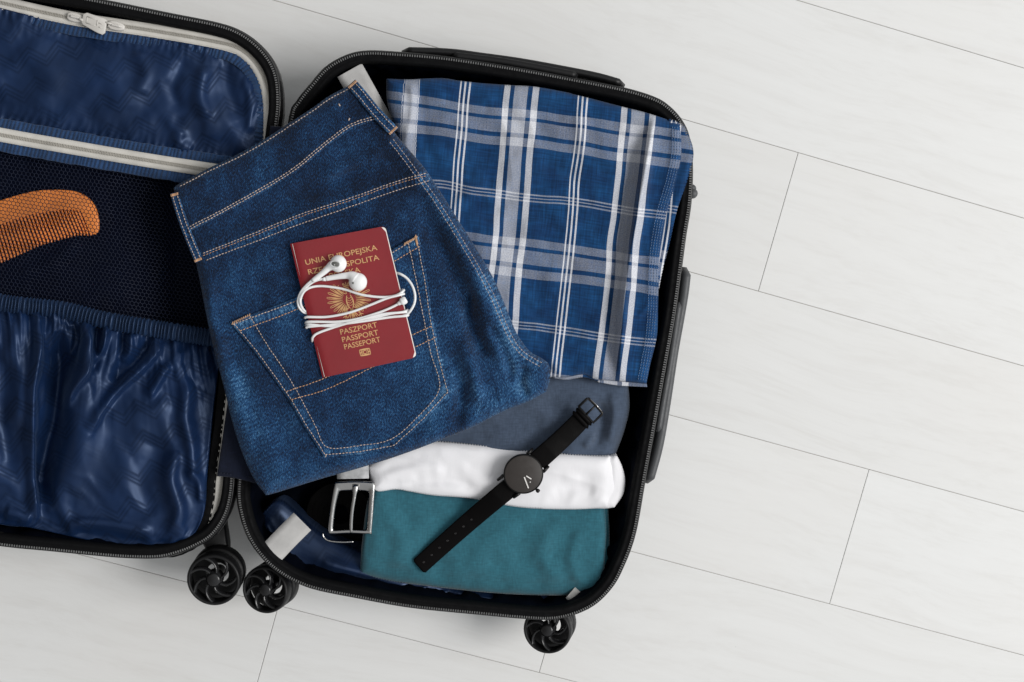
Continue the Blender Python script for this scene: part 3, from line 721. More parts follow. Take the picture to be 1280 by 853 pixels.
# hinge flap between the halves
hg = Surf([(338, 158), (378, 162)], [(378, 162), (358, 300), (335, 480), (320, 604)], [(271, 595), (290, 597), (320, 604)], [(338, 158), (316, 300), (288, 480), (271, 595)], step=4)
hg.build('hinge_flap', .1145 + .002 * np.sin(hg.u * math.pi) + .0008 * fbm(hg.x, hg.y, 20, 3), M['flap'], suit, skirt=.111)
mb = MB()
for i in range(11):
    t0, t1 = (i + .15) / 11, (i + .8) / 11; a = P(274 + 44 * t0, 591 + 6 * t0, .1165); c_ = P(274 + 44 * t1, 591 + 6 * t1, .1165); mb.tube([a, c_], .0004, 5)
mb.build('hem_stitching', M['flap'], suit, kind='stuff')

# right half details: straps in the corners
band([(337, 694), (357, 673), (378, 652)], 31, [.1085, .103, .094], 'compression_strap', M['strap'], suit, .0015, 30)
band([(437, 88), (456, 122), (476, 158)], 35, [.107, .106, .100], 'compression_strap', M['strap'], suit, .0015, 20)
band([(713, 741), (721, 748), (731, 757)], 18, [.0945, .0945, .0945], 'compression_strap', M['strap'], suit, .0015, 14)
# puffed lining along the lower left interior
pu = Surf([(330, 640), (352, 628), (400, 668), (452, 690), (600, 735), (750, 748)], [(750, 748), (745, 755), (735, 762)], [(318, 672), (335, 702), (362, 722), (400, 732), (512, 748), (620, 760), (735, 762)], [(330, 640), (322, 655), (318, 672)], step=1.8)
d = pu.dist()
z = .072 + .012 * (1 - np.exp(-d / 16)) + .005 * fbm(pu.x, pu.y, 60, 61, 2) + .0015 * crease(pu.x, pu.y, 36, 71, 2, .4, 2) + folds(pu.x, pu.y, [([(330, 650), (340, 670), (338, 690)], 6, .008), ([(400, 700), (440, 715), (520, 738)], 8, .007), ([(370, 715), (420, 722), (480, 735)], 6, -.006), ([(560, 740), (640, 755)], 5, .004), ([(530, 732), (532, 748)], 3, .004), ([(556, 738), (558, 752)], 3, .004)])
pu.build('lining_cuff', np.minimum(z, .092), M['cuff'], suit, skirt=.03)

# handles and lock on the right shell
def bar(pl, half, z0, z1, name, mat, parent=suit):
    """handle bar: rounded cross section swept along photo-plane polyline"""
    n = 60; p = cr(pl, n); w = PA(p[:, 0], p[:, 1], (z0 + z1) / 2); mb = MB(); cz = (z0 + z1) / 2; hz = (z1 - z0) / 2
    e = np.gradient(w, axis=0); e /= np.linalg.norm(e, axis=1)[:, None]; nn = np.stack([-e[:, 1], e[:, 0], 0 * e[:, 0]], -1); V = []
    for i in range(n):
        f = min(1, min(i, n - 1 - i) / 3 + .35)
        for j in range(12):
            t = 2 * math.pi * j / 12; cx, sx = math.cos(t), math.sin(t)
            V.append(w[i] + nn[i] * half * f * (abs(cx) ** .6 * np.sign(cx)) + np.array([0, 0, hz * f * (abs(sx) ** .6 * np.sign(sx))]))
    Fc = gridfaces(n, 12, True).tolist() + [list(range(12)), [(n - 1) * 12 + j for j in range(12)][::-1]]
    return mb.add(V, Fc).build(name, mat, parent)
bar([(855, 334), (851.5, 365), (846.5, 395), (838.5, 440), (829.5, 500), (820, 555), (807, 603)], .0055, .062, .103, 'side_handle', M['handle'])
g = bar([(848.5, 378), (845, 400), (837.5, 450), (829.5, 495), (822, 540)], .0030, .095, .107, 'handle_grip', M['handle'])
bar([(502, 66), (560, 68), (600, 73), (650, 80), (700, 89), (745, 98), (780, 108)], .0042, .066, .104, 'top_handle', M['frame'])
bar([(565, 70), (620, 76.5), (670, 85), (722, 95)], .0036, .094, .108, 'handle_grip', M['soft'])
mb = MB(); c_ = P(866, 242, .10); mb.lathe((c_.x, c_.y, .088), [(0.0001, .016), (.003, .016), (.0045, .014), (.005, .010), (.005, 0), (.0001, 0)], 20)
c_ = P(865, 236, .10); mb.lathe((c_.x, c_.y, .088), [(0.0001, .014), (.003, .014), (.0042, .012), (.0042, 0), (.0001, 0)], 20); mb.build('lock_button', M['handle'], suit)

# spinner wheels
def wheel(cx, cy, r_px, z, tilt, az, rot):
    c_ = P(cx, cy, z); r = r_px * (H - z) / F * 1.0
    MM = Matrix.Rotation(az, 3, 'Z') @ Matrix.Rotation(tilt, 3, 'Y') @ Matrix.Rotation(-az, 3, 'Z')
    Mn = np.array(MM); cn = np.array(c_)
    mb = MB(); t = .012
    mb.lathe(cn, [(r * .86, -.010), (r * .86, .0005), (r * .89, .0022), (r * .955, .0018), (r * .99, 0), (r, -.003), (r, -t * .8), (r * .96, -t), (r * .86, -t)], 56, Mn)
    tyre = mb.build('wheel', M['soft'], suit, loc=tuple(c_))
    def put(mb, name, mat, smooth=True): return mb.build(name, mat, tyre, smooth=smooth)
    h = MB(); h.lathe(cn, [(.0001, .0022), (r * .2, .0020), (r * .255, .0008), (r * .27, -.0008), (r * .30, -.0012), (r * .32, -.003), (r * .32, -.010)], 32, Mn); put(h, 'hub_cap', M['hub'])
    for k in range(7):
        sp = MB(); a0 = rot + k * 2 * math.pi / 7; pts = []
        for s_ in np.linspace(0, 1, 8):
            rr = r * (.29 + .60 * s_); a = a0 + .75 * s_ ** 1.3; pts.append((rr, a))
        V = []
        for i, (rr, a) in enumerate(pts):
            wd = r * (.055 + .075 * (i / 7) ** 2); tx = np.array([-math.sin(a), math.cos(a), 0]); o3 = np.array([rr * math.cos(a), rr * math.sin(a), 0])
            for sgn, zz in ((-1, -.006), (-1, -.0005), (-.3, .0009), (.3, .0009), (1, -.0025), (1, -.006)): V.append(cn + Mn @ (o3 + tx * wd * sgn + np.array([0, 0, zz])))
        sp.add(V, gridfaces(8, 6).tolist()); put(sp, 'spoke', M['hub'])
    back = MB(); back.lathe(cn, [(r * .86, -.0115), (r * .6, -.0115), (.0001, -.0115)], 40, Mn); 
    twin = MB(); twin.lathe(cn, [(r * .42, -.019), (r * .80, -.018), (r * .97, -.018), (r, -.021), (r, -.030), (r * .96, -.032), (r * .80, -.031), (r * .42, -.024), (r * .42, -.019)], 48, Mn)
    # axle with fork
    twin.lathe(cn, [(r * .22, -.006), (r * .22, -.030), (.0001, -.030)], 20, Mn)
    put(twin, 'twin_wheel', M['soft'])
    return tyre, cn, Mn, r
w1 = wheel(267, 725, 33.8, .092, .12, math.radians(238), .3)
w2 = wheel(331.5, 737.5, 30.5, .082, .28, math.radians(185), .9)
w3 = wheel(684, 788, 31, .082, .28, math.radians(190), 1.4)
def fork(cx, cy, tx, ty, z):
    mb = MB(); a = P(cx, cy, z); b_ = P(tx, ty, z); d = (b_ - a); L = d.length; d.normalize(); nn = Vector((-d.y, d.x, 0))
    pts = [a + d * u * L + nn * v_ for u, v_ in ((.1, -.006), (.4, -.011), (1, -.016), (1, .016), (.4, .011), (.1, .006))]
    mb.prism([tuple(q[:2]) for q in pts], z - .010, z + .010, .003); mb.build('wheel_housing', M['frame'], suit, sharp=40)
fork(281, 706, 262, 650, .055); fork(346, 728, 356, 690, .050); fork(692, 775, 682, 740, .050)

# ------------------------------------------------------------ folded shirts
def stitch_line(bvh, pl, name, mat, parent, pitch=4.4, ln=3.2, wpx=.85, lift=.0003, off=0, jitter=.25):
    n = max(2, int(plen(cr(pl, 60)) / pitch)); p = cr(pl, n * 2 + 1); e = np.gradient(p, axis=0); e /= np.linalg.norm(e, axis=1)[:, None] + 1e-9; nn = np.stack([-e[:, 1], e[:, 0]], -1)
    p = p + nn * off; mb = MB(); got = 0
    for i in range(1, 2 * n, 2):
        c_ = p[i] + nn[i] * random.uniform(-jitter, jitter)
        a, na = hit(bvh, *(c_ - e[i] * ln / 2)); b1, _ = hit(bvh, *(c_ + e[i] * ln / 2))
        if a is None or b1 is None or (a - b1).length > .006: continue
        got += 1; a = a + Vector((0, 0, lift)); b1 = b1 + Vector((0, 0, lift)); m_ = (a + b1) / 2 + Vector((0, 0, .00025))
        mb.tube([a, m_, b1], np.array([.45, 1, .45]) * wpx * .00046, 5, flat=.7)
    if got: return mb.build(name, mat, parent, kind='stuff')

# teal
te = Surf([(468, 604), (512, 610), (600, 620), (690, 628), (756, 632)], [(756, 632), (758, 665), (756, 700), (754, 722), (745, 743)], [(449.5, 719), (480, 725), (512, 730), (610, 741), (685, 744.5), (745, 743)], [(468, 604), (459, 640), (454, 680), (449.5, 719)], smooth=(1, 1, 1, 1))
d = te.dist(); d2 = te.v * 128
z = .093 + edge(np.minimum(d, 200), 12, .008) + .009 * np.sin(te.v * 3.1) + .0012 * fbm(te.x, te.y, 80, 81, 1, 1.3, 2.2) + folds(te.x, te.y, [([(690, 660), (680, 690), (700, 730)], 11, .005), ([(650, 650), (610, 680), (590, 720)], 15, .002), ([(725, 660), (715, 700), (725, 735)], 8, .004), ([(480, 640), (500, 670), (495, 712)], 10, .003), ([(470, 620), (462, 670), (460, 700)], 6, -.003), ([(640, 700), (670, 690), (700, 700)], 10, -.003), ([(560, 640), (540, 680), (560, 720)], 14, -.003), ([(735, 740), (752, 715), (755, 690)], 4, .003)], .6)
Vt = relax(PA(te.x, te.y, z), 1.008, 1.002, z - .004 * np.clip(d / 12, 0, 1), z + .003 * np.clip(d / 12, 0, 1), 120, (9, 6), .0012, 3, .6, keep=.02)
teal = te.build('folded_shirt', z, M['teal'], None, skirt=.03, inset=.006, V=Vt)
tf = Surf([(735, 638), (748, 635), (760, 634)], [(760, 634), (762, 670), (760, 712), (751, 735), (749, 747)], [(725, 745), (738, 747), (749, 747)], [(735, 638), (742, 690), (725, 745)], step=1.8)
td = tf.dist(); tf.build('under_fold', .0885 + edge(td, 7, .006) + .001 * fbm(tf.x, tf.y, 20, 7, 2, 1.3, 2), M['teal'], teal, skirt=.04)
tag(teal, 'teal jersey shirt folded at the bottom of the suitcase under the watch strap tip', 'shirt')
# slate
sl = Surf([(500, 470), (600, 470), (690, 466), (760, 470), (785, 478)], [(785, 478), (787, 510), (780, 540), (768, 572)], [(500, 575), (560, 575), (640, 585), (700, 588), (768, 574)], [(500, 470), (498, 520), (500, 575)])
d = sl.dist()
z = .101 + edge(d, 16, .014) + .002 * fbm(sl.x, sl.y, 45, 91, 3) + .0008 * crease(sl.x, sl.y, 25, 95, 2, .3, 2.5) + folds(sl.x, sl.y, [([(748, 500), (752, 530), (742, 560)], 6, -.0045), ([(765, 490), (768, 520), (762, 556)], 6, .0035), ([(550, 530), (620, 510), (690, 495)], 12, .002), ([(730, 560), (745, 545)], 5, .003)])
Vs = relax(PA(sl.x, sl.y, z), 1.003, 1.006, z - .003 * np.clip(d / 10, 0, 1), z + .003 * np.clip(d / 10, 0, 1), 120, (9, 5), .0010, 13, .6, keep=.02)
slate = sl.build('folded_shirt', z, M['slate'], None, skirt=.04, inset=.006, V=Vs)
tag(slate, 'slate blue grey folded shirt under the watch buckle, between plaid and white shirts', 'shirt')
# white
wh = Surf([(459, 584), (480, 566), (508, 556), (535, 551), (575, 554), (610, 557.5), (662, 563.5), (737, 569.5), (762, 570)], [(762, 570), (768, 583), (771, 600), (769, 618), (760, 635)],
          [(467, 612), (475, 614.5), (495, 612), (512, 614.5), (542, 619.5), (587, 623), (625, 630.6), (662, 635.5), (715, 637), (760, 635)], [(459, 584), (464, 598), (467, 612)])
d = wh.dist()
z = .107 + edge(d, 14, .009) + .0014 * fbm(wh.x, wh.y, 55, 101, 2, .2, 2.5) + .0008 * crease(wh.x, wh.y, 28, 105, 2, .25, 3) + folds(wh.x, wh.y, [([(470, 600), (520, 585), (560, 590)], 7, .002), ([(500, 606), (560, 602), (600, 612)], 6, -.0022), ([(756, 573), (764, 600), (757, 630)], 7, -.0014), ([(690, 620), (720, 610), (745, 618)], 8, -.0015)])
Vw = relax(PA(wh.x, wh.y, z), 1.004, 1.004, z - .003 * np.clip(d / 8, 0, 1), z + .003 * np.clip(d / 8, 0, 1), 120, (8, 5), .0010, 23, .6, keep=.02)
white = wh.build('folded_shirt', z, M['white'], None, skirt=.05, inset=.008, V=Vw)
hf = Surf([(735, 571), (755, 570), (771, 569)], [(771, 569), (778, 584), (781.5, 600), (779, 618), (768, 634.5)], [(735, 635), (755, 636), (768, 634.5)], [(735, 571), (742, 600), (735, 635)], step=1.6)
hd = hf.dist(); hf.build('hem_fold', .1035 + edge(hd, 9, .007) + .0012 * fbm(hf.x, hf.y, 18, 7, 2, 1.3, 2) + .0008 * crease(hf.x, hf.y, 12, 9, 1, 1.5, 3), M['white'], white, skirt=.06)
tag(white, 'white folded shirt running between the slate and teal ones under the watch case', 'shirt')

# plaid shirt
def uvpl(x, y):
    U = x + (.088 + .00014 * (x - 630)) * (y - 107) + 1.2 * fbm(x, y, 70, 5, 2) + .8 * vn(y / 45, x / 60, 3)
    U = np.where(U < 505, U - 30, np.where(U < 524, U - 11, U + 2))
    W = y - .130 * (x - 640) + 1.5 * fbm(x, y, 60, 6, 2) + .6 * vn(x / 40, y / 60, 8)
    return np.stack([U, W], -1)
ps = Surf([(484, 98.6), (510.5, 99.5), (530, 98.5), (554, 98), (574, 101), (601, 104), (635, 106.5), (668, 108.5), (705, 115), (719, 118.5), (735.5, 122.5), (766, 130.5), (786, 135.6), (806, 140.6), (829.6, 148), (851.4, 155.7)],
          [(851.4, 155.7), (851.4, 194), (845, 228), (833, 270), (826, 312), (823.7, 338.7), (822.5, 385), (821, 421), (813, 455), (808, 480)],
          [(600, 466), (650, 468), (691, 471.5), (709, 472), (729.6, 468.5), (745, 474.4), (773.5, 477), (808, 480)], [(484, 98.6), (485, 127), (494, 160), (520, 260), (555, 380), (600, 466)], step=1.5)
d = ps.dist()
def z_pl(x, y, d):
    z = .1195 + edge(d, 12, .008) + .0018 * fbm(x, y, 50, 111, 3) + .0010 * crease(x, y, 38, 115, 2, 1.4, 2.5)
    z += folds(x, y, [([(819, 142), (809, 200), (796, 280), (783, 360), (774, 478)], 7, .0150, .8), ([(799, 150), (789, 210), (778, 290), (767, 380), (759, 470)], 8, -.0050), ([(512, 102), (516, 130), (508, 180)], 5, .003), ([(530, 100), (526, 140), (545, 220)], 7, -.002),
                      ([(735, 118), (725, 150), (730, 200)], 7, .0022), ([(668, 108), (700, 180), (690, 260)], 16, .0015), ([(690, 340), (720, 350), (780, 350)], 8, -.002), ([(700, 405), (690, 440), (700, 470)], 6, .002), ([(786, 390), (800, 395), (815, 375)], 4, .002), ([(580, 250), (640, 270), (700, 260)], 14, -.002)])
    return z
z = z_pl(ps.x, ps.y, d)
# felled seam along the right edge
ds, ts, ss = pdist(ps.x, ps.y, cr([(844, 156), (843, 194), (836, 228), (824, 270), (817, 312), (815, 338), (814, 385), (812, 421), (806, 455), (801, 478)], 40))
z += .0012 * np.exp(-(ds / 6) ** 4) + .0004 * np.sin(ps.y * 1.3) * np.exp(-(ds / 7) ** 2)
plaid = thing('plaid_shirt', 'blue and white plaid shirt folded at the top right of the suitcase', 'shirt', P(670, 280, .06))
Vp = relax(PA(ps.x, ps.y, z), 1.010, 1.004, z - .004 * np.clip(d / 8, 0, 1), z + .002 * np.clip(d / 8, 0, 1), 110, (10, 5), .0012, 33, .6, keep=.02)
pb = ps.build('shirt_body', z, M['plaid'], plaid, skirt=.07, uv=uvpl(ps.x, ps.y), inset=.006, V=Vp)
for off in (-4.8, -1.6, 1.6, 4.8):
    stitch_line(ps.bvh, [(845, 158), (844, 194), (837, 228), (825, 270), (818, 312), (816, 338), (815, 385), (812, 421), (807, 450), (802, 476)], 'seam_stitching', M['plaid_thread'], plaid, 3.4, 2.2, 1.1, .0003, off)
un_ = Surf([(836, 149), (848, 153), (856, 158)], [(856, 158), (866, 186), (864.5, 208), (856, 235), (846, 262), (838, 300), (829, 335), (824, 360)], [(800, 365), (812, 364), (824, 360)], [(836, 149), (830, 200), (815, 280), (800, 365)], step=2)
d = un_.dist(); u2 = uvpl(un_.x, un_.y) + np.array([30, 9])
un_.build('under_layer', .1135 + edge(d, 5, .003) + .0010 * fbm(un_.x, un_.y, 20, 8, 2) + folds(un_.x, un_.y, [([(862, 190), (850, 240), (835, 300)], 5, .002)]), M['plaid'], plaid, skirt=.1125, uv=u2)
hm = Surf([(694, 464), (709, 464), (729, 461), (745, 467)], [(745, 467), (748, 472), (750, 477)], [(693, 473), (709, 475), (729, 472), (750, 477)], [(694, 464), (692, 468), (693, 473)], step=1.5)
hm.build('turned_hem', .1135 + edge(hm.dist(), 5, .003), M['plaid'], plaid, skirt=.10, uv=np.stack([hm.x * .25 + 480, hm.y + 70], -1))
he = Surf([(748, 473), (773.5, 476), (808, 479)], [(808, 479), (809, 484)], [(748, 478), (773, 482), (809, 484)], [(748, 473), (748, 478)], step=1.5)
he.build('turned_hem', np.full(he.x.shape, .1125), M['plaid'], plaid, skirt=.10, uv=np.stack([he.x + 40, he.y * 1.0 - 340], -1))

# ------------------------------------------------------------ jeans
WT = [(217, 236), (223, 231), (240, 222), (259, 212), (297, 194), (332, 174), (364, 153), (390, 136), (411, 121), (434, 109), (446, 104)]
JR = [(446, 104), (470, 133), (492, 166), (512, 190), (531, 213), (551, 243), (571, 275), (584, 295), (606, 331), (622, 362), (642, 411), (652, 428), (662, 440), (676, 448), (685, 456), (687, 472), (682, 490)]
JB = [(332, 619), (345, 616), (400, 599), (456, 583), (505, 567), (550, 550), (590, 534), (625, 516), (660, 502), (682, 490)]
JL = [(217, 236), (222, 262), (232, 295), (246, 333), (258, 395), (268, 440), (279, 480), (291, 530), (303, 567), (318, 600), (332, 619)]
js = Surf(WT, JR, JB, JL, step=1.45)
YK = [(250, 321), (317, 296), (376, 272), (434, 253), (490, 233), (516, 225), (543, 218.5)]
PKL = [(287, 403), (318, 440), (361, 500), (382, 536), (405, 572)]
PKT = [(287, 403), (371, 372), (450, 335), (523, 293)]
PKR = [(523, 293), (534, 350), (541, 400), (552, 450), (563, 491)]
PKB = [(405, 572), (450, 568), (494, 560), (530, 527), (563, 491)]
SIDE = [(488, 176), (505, 198), (524, 224), (543, 250), (562, 280), (576, 303), (597, 338), (614, 370), (634, 416), (646, 436), (660, 448), (676, 457)]
def z_je(x, y, d):
    z = .1405 + edge(d, 15, .0125) + .0022 * fbm(x, y, 80, 131, 3) + .0008 * fbm(x, y, 22, 133, 2, .4, 2)
    z += .0006 * crease(x, y, 30, 137, 2, 1.2, 2.5)
    z += folds(x, y, [([(260, 300), (330, 270), (400, 235), (470, 200)], 13, -.0016), ([(255, 305), (300, 285), (350, 262)], 6, .0012), ([(400, 225), (440, 205), (480, 190)], 7, .0014), ([(520, 255), (560, 330), (600, 420)], 12, -.0026),
                      ([(560, 270), (590, 340), (620, 420), (640, 470)], 12, .0028), ([(590, 360), (585, 400), (610, 450)], 8, -.0028), ([(575, 420), (590, 460), (600, 510)], 8, .0022), ([(610, 400), (630, 440), (640, 480)], 6, -.0022), ([(655, 455), (650, 480), (660, 495)], 6, -.002),
                      ([(580, 470), (575, 500), (570, 535)], 8, -.002), ([(300, 480), (330, 550), (350, 610)], 16, .0016), ([(285, 420), (310, 500), (330, 560)], 10, -.0013), ([(560, 440), (572, 470), (575, 510)], 8, -.0016), ([(400, 585), (450, 575), (520, 555)], 7, .0012), ([(262, 350), (262, 400), (280, 450)], 10, .002)], 2.5)
    d, t, s = pdist(x, y, cr(YK, 30)); L = plen(YK)
    z += .0009 * np.exp(-(d / 7) ** 4) + .0005 * np.exp(-(d / 9) ** 2) * np.sin(t * L / 6.3 * 2 * math.pi + 2 * vn(t * 30, t * 0, 2))
    d, t, s = pdist(x, y, cr(SIDE, 40)); L = plen(SIDE)
    z += .0009 * np.exp(-(d / 4.5) ** 4) + .0005 * np.exp(-(d / 9) ** 2) * np.sin(t * L / 9 * 2 * math.pi + 2 * vn(t * 30, t * 0, 5))
    # flat seat where the booklet lies
    return z
def wear(x, y, lines):
    wv = .26 * vn(x / 30, y / 44, 61) + .12 * vn(x / 9, y / 9, 62)
    for pl, w_, a in lines:
        d, t, s = pdist(x, y, cr(pl, 40)); L = plen(pl)
        wv = wv + a * np.exp(-(d / w_) ** 2) * (.65 + .5 * np.sin(t * L / 5.5 * 2 * math.pi + 2 * vn(t * 40, t * 0, 2)))
    return wv
d = js.dist(); zj = z_je(js.x, js.y, d)
# a gentle flattening under the passport
cx, cy = 441, 378
fl = np.clip(1.4 - np.hypot((js.x - cx) / 75, (js.y - cy) / 100), 0, 1); zj = zj * (1 - fl) + (.1415) * fl
WRL = [(YK, 7, .75), (SIDE, 5, .8), (WT, 3, .9), (JR[2:], 3, .5), (JL[3:], 3, .3), (JB, 3, .3), (PKL, 5, .25), (PKB, 5, .25), (PKR, 5, .25),
       ([(610, 340), (640, 430), (650, 480)], 18, .5), ([(560, 450), (600, 500), (640, 500)], 22, .45), ([(280, 430), (320, 540), (350, 600)], 18, .35), ([(420, 510), (480, 520), (540, 500)], 25, .15)]
jeans = thing('jeans', 'folded dark blue denim jeans lying back pocket up across the suitcase', 'jeans', P(450, 370, .112))
Vj = relax(PA(js.x, js.y, zj), 1.006, 1.006, zj - .002 * np.clip(d / 10, 0, 1), zj + .0018 * np.clip(d / 10, 0, 1) * (1 - np.clip(fl * 3, 0, 1)), 80, (10, 6), .0010, 43, .6, keep=.03)
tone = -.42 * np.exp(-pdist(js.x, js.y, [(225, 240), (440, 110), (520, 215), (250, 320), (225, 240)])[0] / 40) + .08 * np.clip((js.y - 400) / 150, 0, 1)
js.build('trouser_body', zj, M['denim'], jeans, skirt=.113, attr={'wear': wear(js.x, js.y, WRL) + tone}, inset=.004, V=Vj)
def jz(x, y):
    """height of the trouser body under photo-plane points"""
    r = np.empty(x.size)
    for i, (a, b_) in enumerate(zip(x.ravel(), y.ravel())):
        h, _ = hit(js.bvh, a, b_)
        r[i] = h.z if h is not None else np.nan
    m = np.isnan(r)
    if m.any(): r[m] = .128
    return r.reshape(x.shape)
# waistband
wb = Surf([(x + .6, y + .8) for x, y in WT[:-1]] + [(440, 108)], [(440, 108), (456, 128), (472, 149)], [(238, 289), (288, 263), (346, 230), (376, 210), (405, 186), (434, 165), (455, 155), (472, 149)], [(217.6, 236.8), (227, 264), (238, 289)], step=2.1)
zz = jz(wb.x, wb.y)
zz = np.maximum(zz, .1335 - 0 * zz) + .0022 + edge(wb.dist(), 3, .0012) + .0004 * np.sin(wb.u * 300) * np.exp(-((wb.v - 1) / .12) ** 2)
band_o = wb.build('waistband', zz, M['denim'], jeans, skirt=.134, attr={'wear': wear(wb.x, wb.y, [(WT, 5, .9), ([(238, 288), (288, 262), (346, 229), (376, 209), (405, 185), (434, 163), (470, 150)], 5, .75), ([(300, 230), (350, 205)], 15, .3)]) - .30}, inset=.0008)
stitch_line(wb.bvh, WT[1:-1], 'edge_stitching', M['thread'], jeans, 4.2, 3.2, 1.2, .0003, off=3.0)
wl = [(238, 288), (288, 262), (346, 229), (376, 209), (405, 185), (434, 163), (452, 155), (470, 150)]
for off in (-4.4, -1.6): stitch_line(wb.bvh, wl, 'waist_stitching', M['thread'], jeans, 4.0, 3.1, 1.2, .0003, off)
for p0, p1 in (((482 - 0, 0), (0, 0)),): pass
for (x, y, dx, dy) in ((423.5, 130, 1.5, 3), (437, 148, -1.2, 3)):
    mb = MB(); a, _ = hit(wb.bvh, x, y); b1, _ = hit(wb.bvh, x + dx, y + dy); mb.tube([a + Vector((0, 0, .0004)), b1 + Vector((0, 0, .0006))], .0006, 6); mb.build('tack_thread', M['thread'], jeans)
# body stitching
for off in (-6, 0): stitch_line(js.bvh, [(253, 317), (317, 292), (376, 268), (434, 249), (490, 229), (516, 221), (541, 215)] if off else [(257, 325.5), (317, 303), (376, 280), (434, 260), (490, 240), (516, 232), (545, 224)], 'yoke_stitching', M['thread'], jeans, 4.1, 3.1, 1.15)
stitch_line(js.bvh, [(253, 320), (317, 295), (376, 271), (434, 252), (490, 232), (516, 224), (541, 218)], 'yoke_stitching', M['thread_o'], jeans, 4.1, 3.0, .8)
for off in (-3.5, 1.5): stitch_line(js.bvh, SIDE, 'side_stitching', M['thread'], jeans, 4.2, 3.0, .9, .0003, off)
# pocket
pk = Surf(PKT, PKR, PKB, PKL, step=2.0, smooth=(1, 1, 0, 0))
zk = jz(pk.x, pk.y); dk = pk.dist()
zk = zk + .0026 + edge(dk, 3, .0010) + .0005 * np.exp(-(dk / 14) ** 2) * np.sin((pk.x * .8 + pk.y) / 6.5 * math.pi) + .0006 * (dk < 14)
pk.build('back_pocket', zk, M['denim'], jeans, skirt=.1395, attr={'wear': wear(pk.x, pk.y, [([(293, 409), (371, 381), (450, 345), (523, 302)], 5, .95), ([(300, 403), (335, 446), (372, 506), (393, 541), (409, 565)], 4, .45), ([(518, 300), (533, 375), (545, 440), (556, 488)], 4, .5), ([(409, 565), (450, 561), (491, 554), (525, 524), (556, 489)], 4, .8), (PKL, 1.6, .8), (PKR, 1.6, .8), (PKB, 1.6, .8), (PKT, 1.6, .7), ([(300, 430), (350, 480), (400, 540)], 30, .1)]) + .02}, inset=.0006)
def inner(pl, off):
    p = cr(pl, 40, smooth=False); e = np.gradient(p, axis=0); e /= np.linalg.norm(e, axis=1)[:, None]; nn = np.stack([-e[:, 1], e[:, 0]], -1); return p + nn * off
loop = list(inner(PKL, -3)) + [(406, 569)] + list(inner(PKB, -3.2))[1:-1] + [(560, 490)] + list(inner(PKR[::-1], -3.2))[1:]
stitch_line(pk.bvh, loop, 'pocket_stitching', M['thread'], jeans, 4.2, 3.2, 1.1)
loop2 = [(312, 394), (330, 425), (352, 458), (370, 487), (394, 532), (409, 559)] + [(450, 557), (489, 549), (520, 523), (549, 486)] + [(538, 440), (526, 380), (517, 335), (510, 303)]
stitch_line(pk.bvh, loop2, 'pocket_stitching', M['thread'], jeans, 4.2, 3.2, 1.1)
stitch_line(pk.bvh, [(290, 406), (371, 376), (450, 339), (522, 297)], 'pocket_stitching', M['thread'], jeans, 4.2, 3.2, 1.2)
stitch_line(pk.bvh, [(299, 414), (371, 387), (450, 351), (525, 308)], 'pocket_stitching', M['thread_o'], jeans, 4.2, 3.2, 1.1)
stitch_line(pk.bvh, [(357, 490), (410, 471), (470, 440), (543, 406)], 'pocket_stitching', M['thread_o'], jeans, 4.2, 3.3, 1.1)
stitch_line(pk.bvh, [(363, 500), (410, 486), (470, 457), (546, 421)], 'pocket_stitching', M['thread_o'], jeans, 4.2, 3.3, 1.1)
for (a, b_) in (((291, 404), (312, 394)), ((506, 305), (521, 297)), ((519, 294), (522, 306))):
    mb = MB()
    for k in range(9):
        t = k / 8; x, y = a[0] + (b_[0] - a[0]) * t, a[1] + (b_[1] - a[1]) * t; h, _ = hit(pk.bvh, x, y)
        if h is None: continue
        mb.tube([h + Vector((-.0008, -.0013, .0006)), h + Vector((.0004, .0013, .0006))], .00045, 5)
    if mb.V: mb.build('bar_tack', M['thread_o'], jeans)
# belt loops
def strip(pl, wpx, name, z0, zmid):
    n = 40; p = cr(pl, n); e = np.gradient(p, axis=0); e /= np.linalg.norm(e, axis=1)[:, None]; nn = np.stack([-e[:, 1], e[:, 0]], -1)
    s = np.linspace(0, 1, n); zz = z0 + (zmid - z0) * np.clip(np.sin(np.pi * s) * 2.5, 0, 1)
    os_ = np.linspace(-.5, .5, 9); rows = []
    prof = [(-.5, -.0025)] + [(o_, (.0006 if .22 < abs(o_) < .42 else 0) - .0008 * (abs(o_) > .47)) for o_ in os_] + [(.5, -.0025)]
    for o_, dz in prof:
        q = p + nn * o_ * wpx; rows.append(PA(q[:, 0], q[:, 1], zz + dz + .0002 * np.sin(s * 60)))
    V = np.stack(rows, 1).reshape(-1, 3); U = np.stack([np.repeat(s * .6, 11), np.tile(np.linspace(0, wpx / 100, 11), n)], -1)
    Fc = gridfaces(n, 11); xs = np.repeat(p[:, 0], 11)
    o = mesh(name, V, Fc, M['denim'], jeans, uv=U + .3, attr={'wear': .12 + .55 * (np.abs(np.tile([q[0] for q in prof], n)) > .3) * (.5 + .5 * np.sin(np.repeat(s, 11) * 70))})
    bv = BVHTree.FromPolygons([Vector(v) for v in V], Fc.tolist())
    for off in (-wpx * .27, wpx * .27): stitch_line(bv, pl, 'loop_stitching', M['thread'], o, 4, 3.1, 1.1, .0003, off)
    for end in (0, -1):
        mb = MB(); c_ = p[end] + e[end] * (2.5 if end == 0 else -2.5)
        for k in np.linspace(-.42, .42, 8):
            q = c_ + nn[end] * k * wpx; h, _ = hit(bv, *q)
            if h is not None: mb.tube([h + Vector((e[end][0] * .0012, -e[end][1] * .0012, .0004)), h + Vector((-e[end][0] * .0012, e[end][1] * .0012, .0004))], .0006, 5)
        if mb.V: mb.build('bar_tack', M['thread_o'], o)
strip([(439, 104), (452, 119), (470, 141), (493, 165)], 14, 'belt_loop', .1405, .1465)
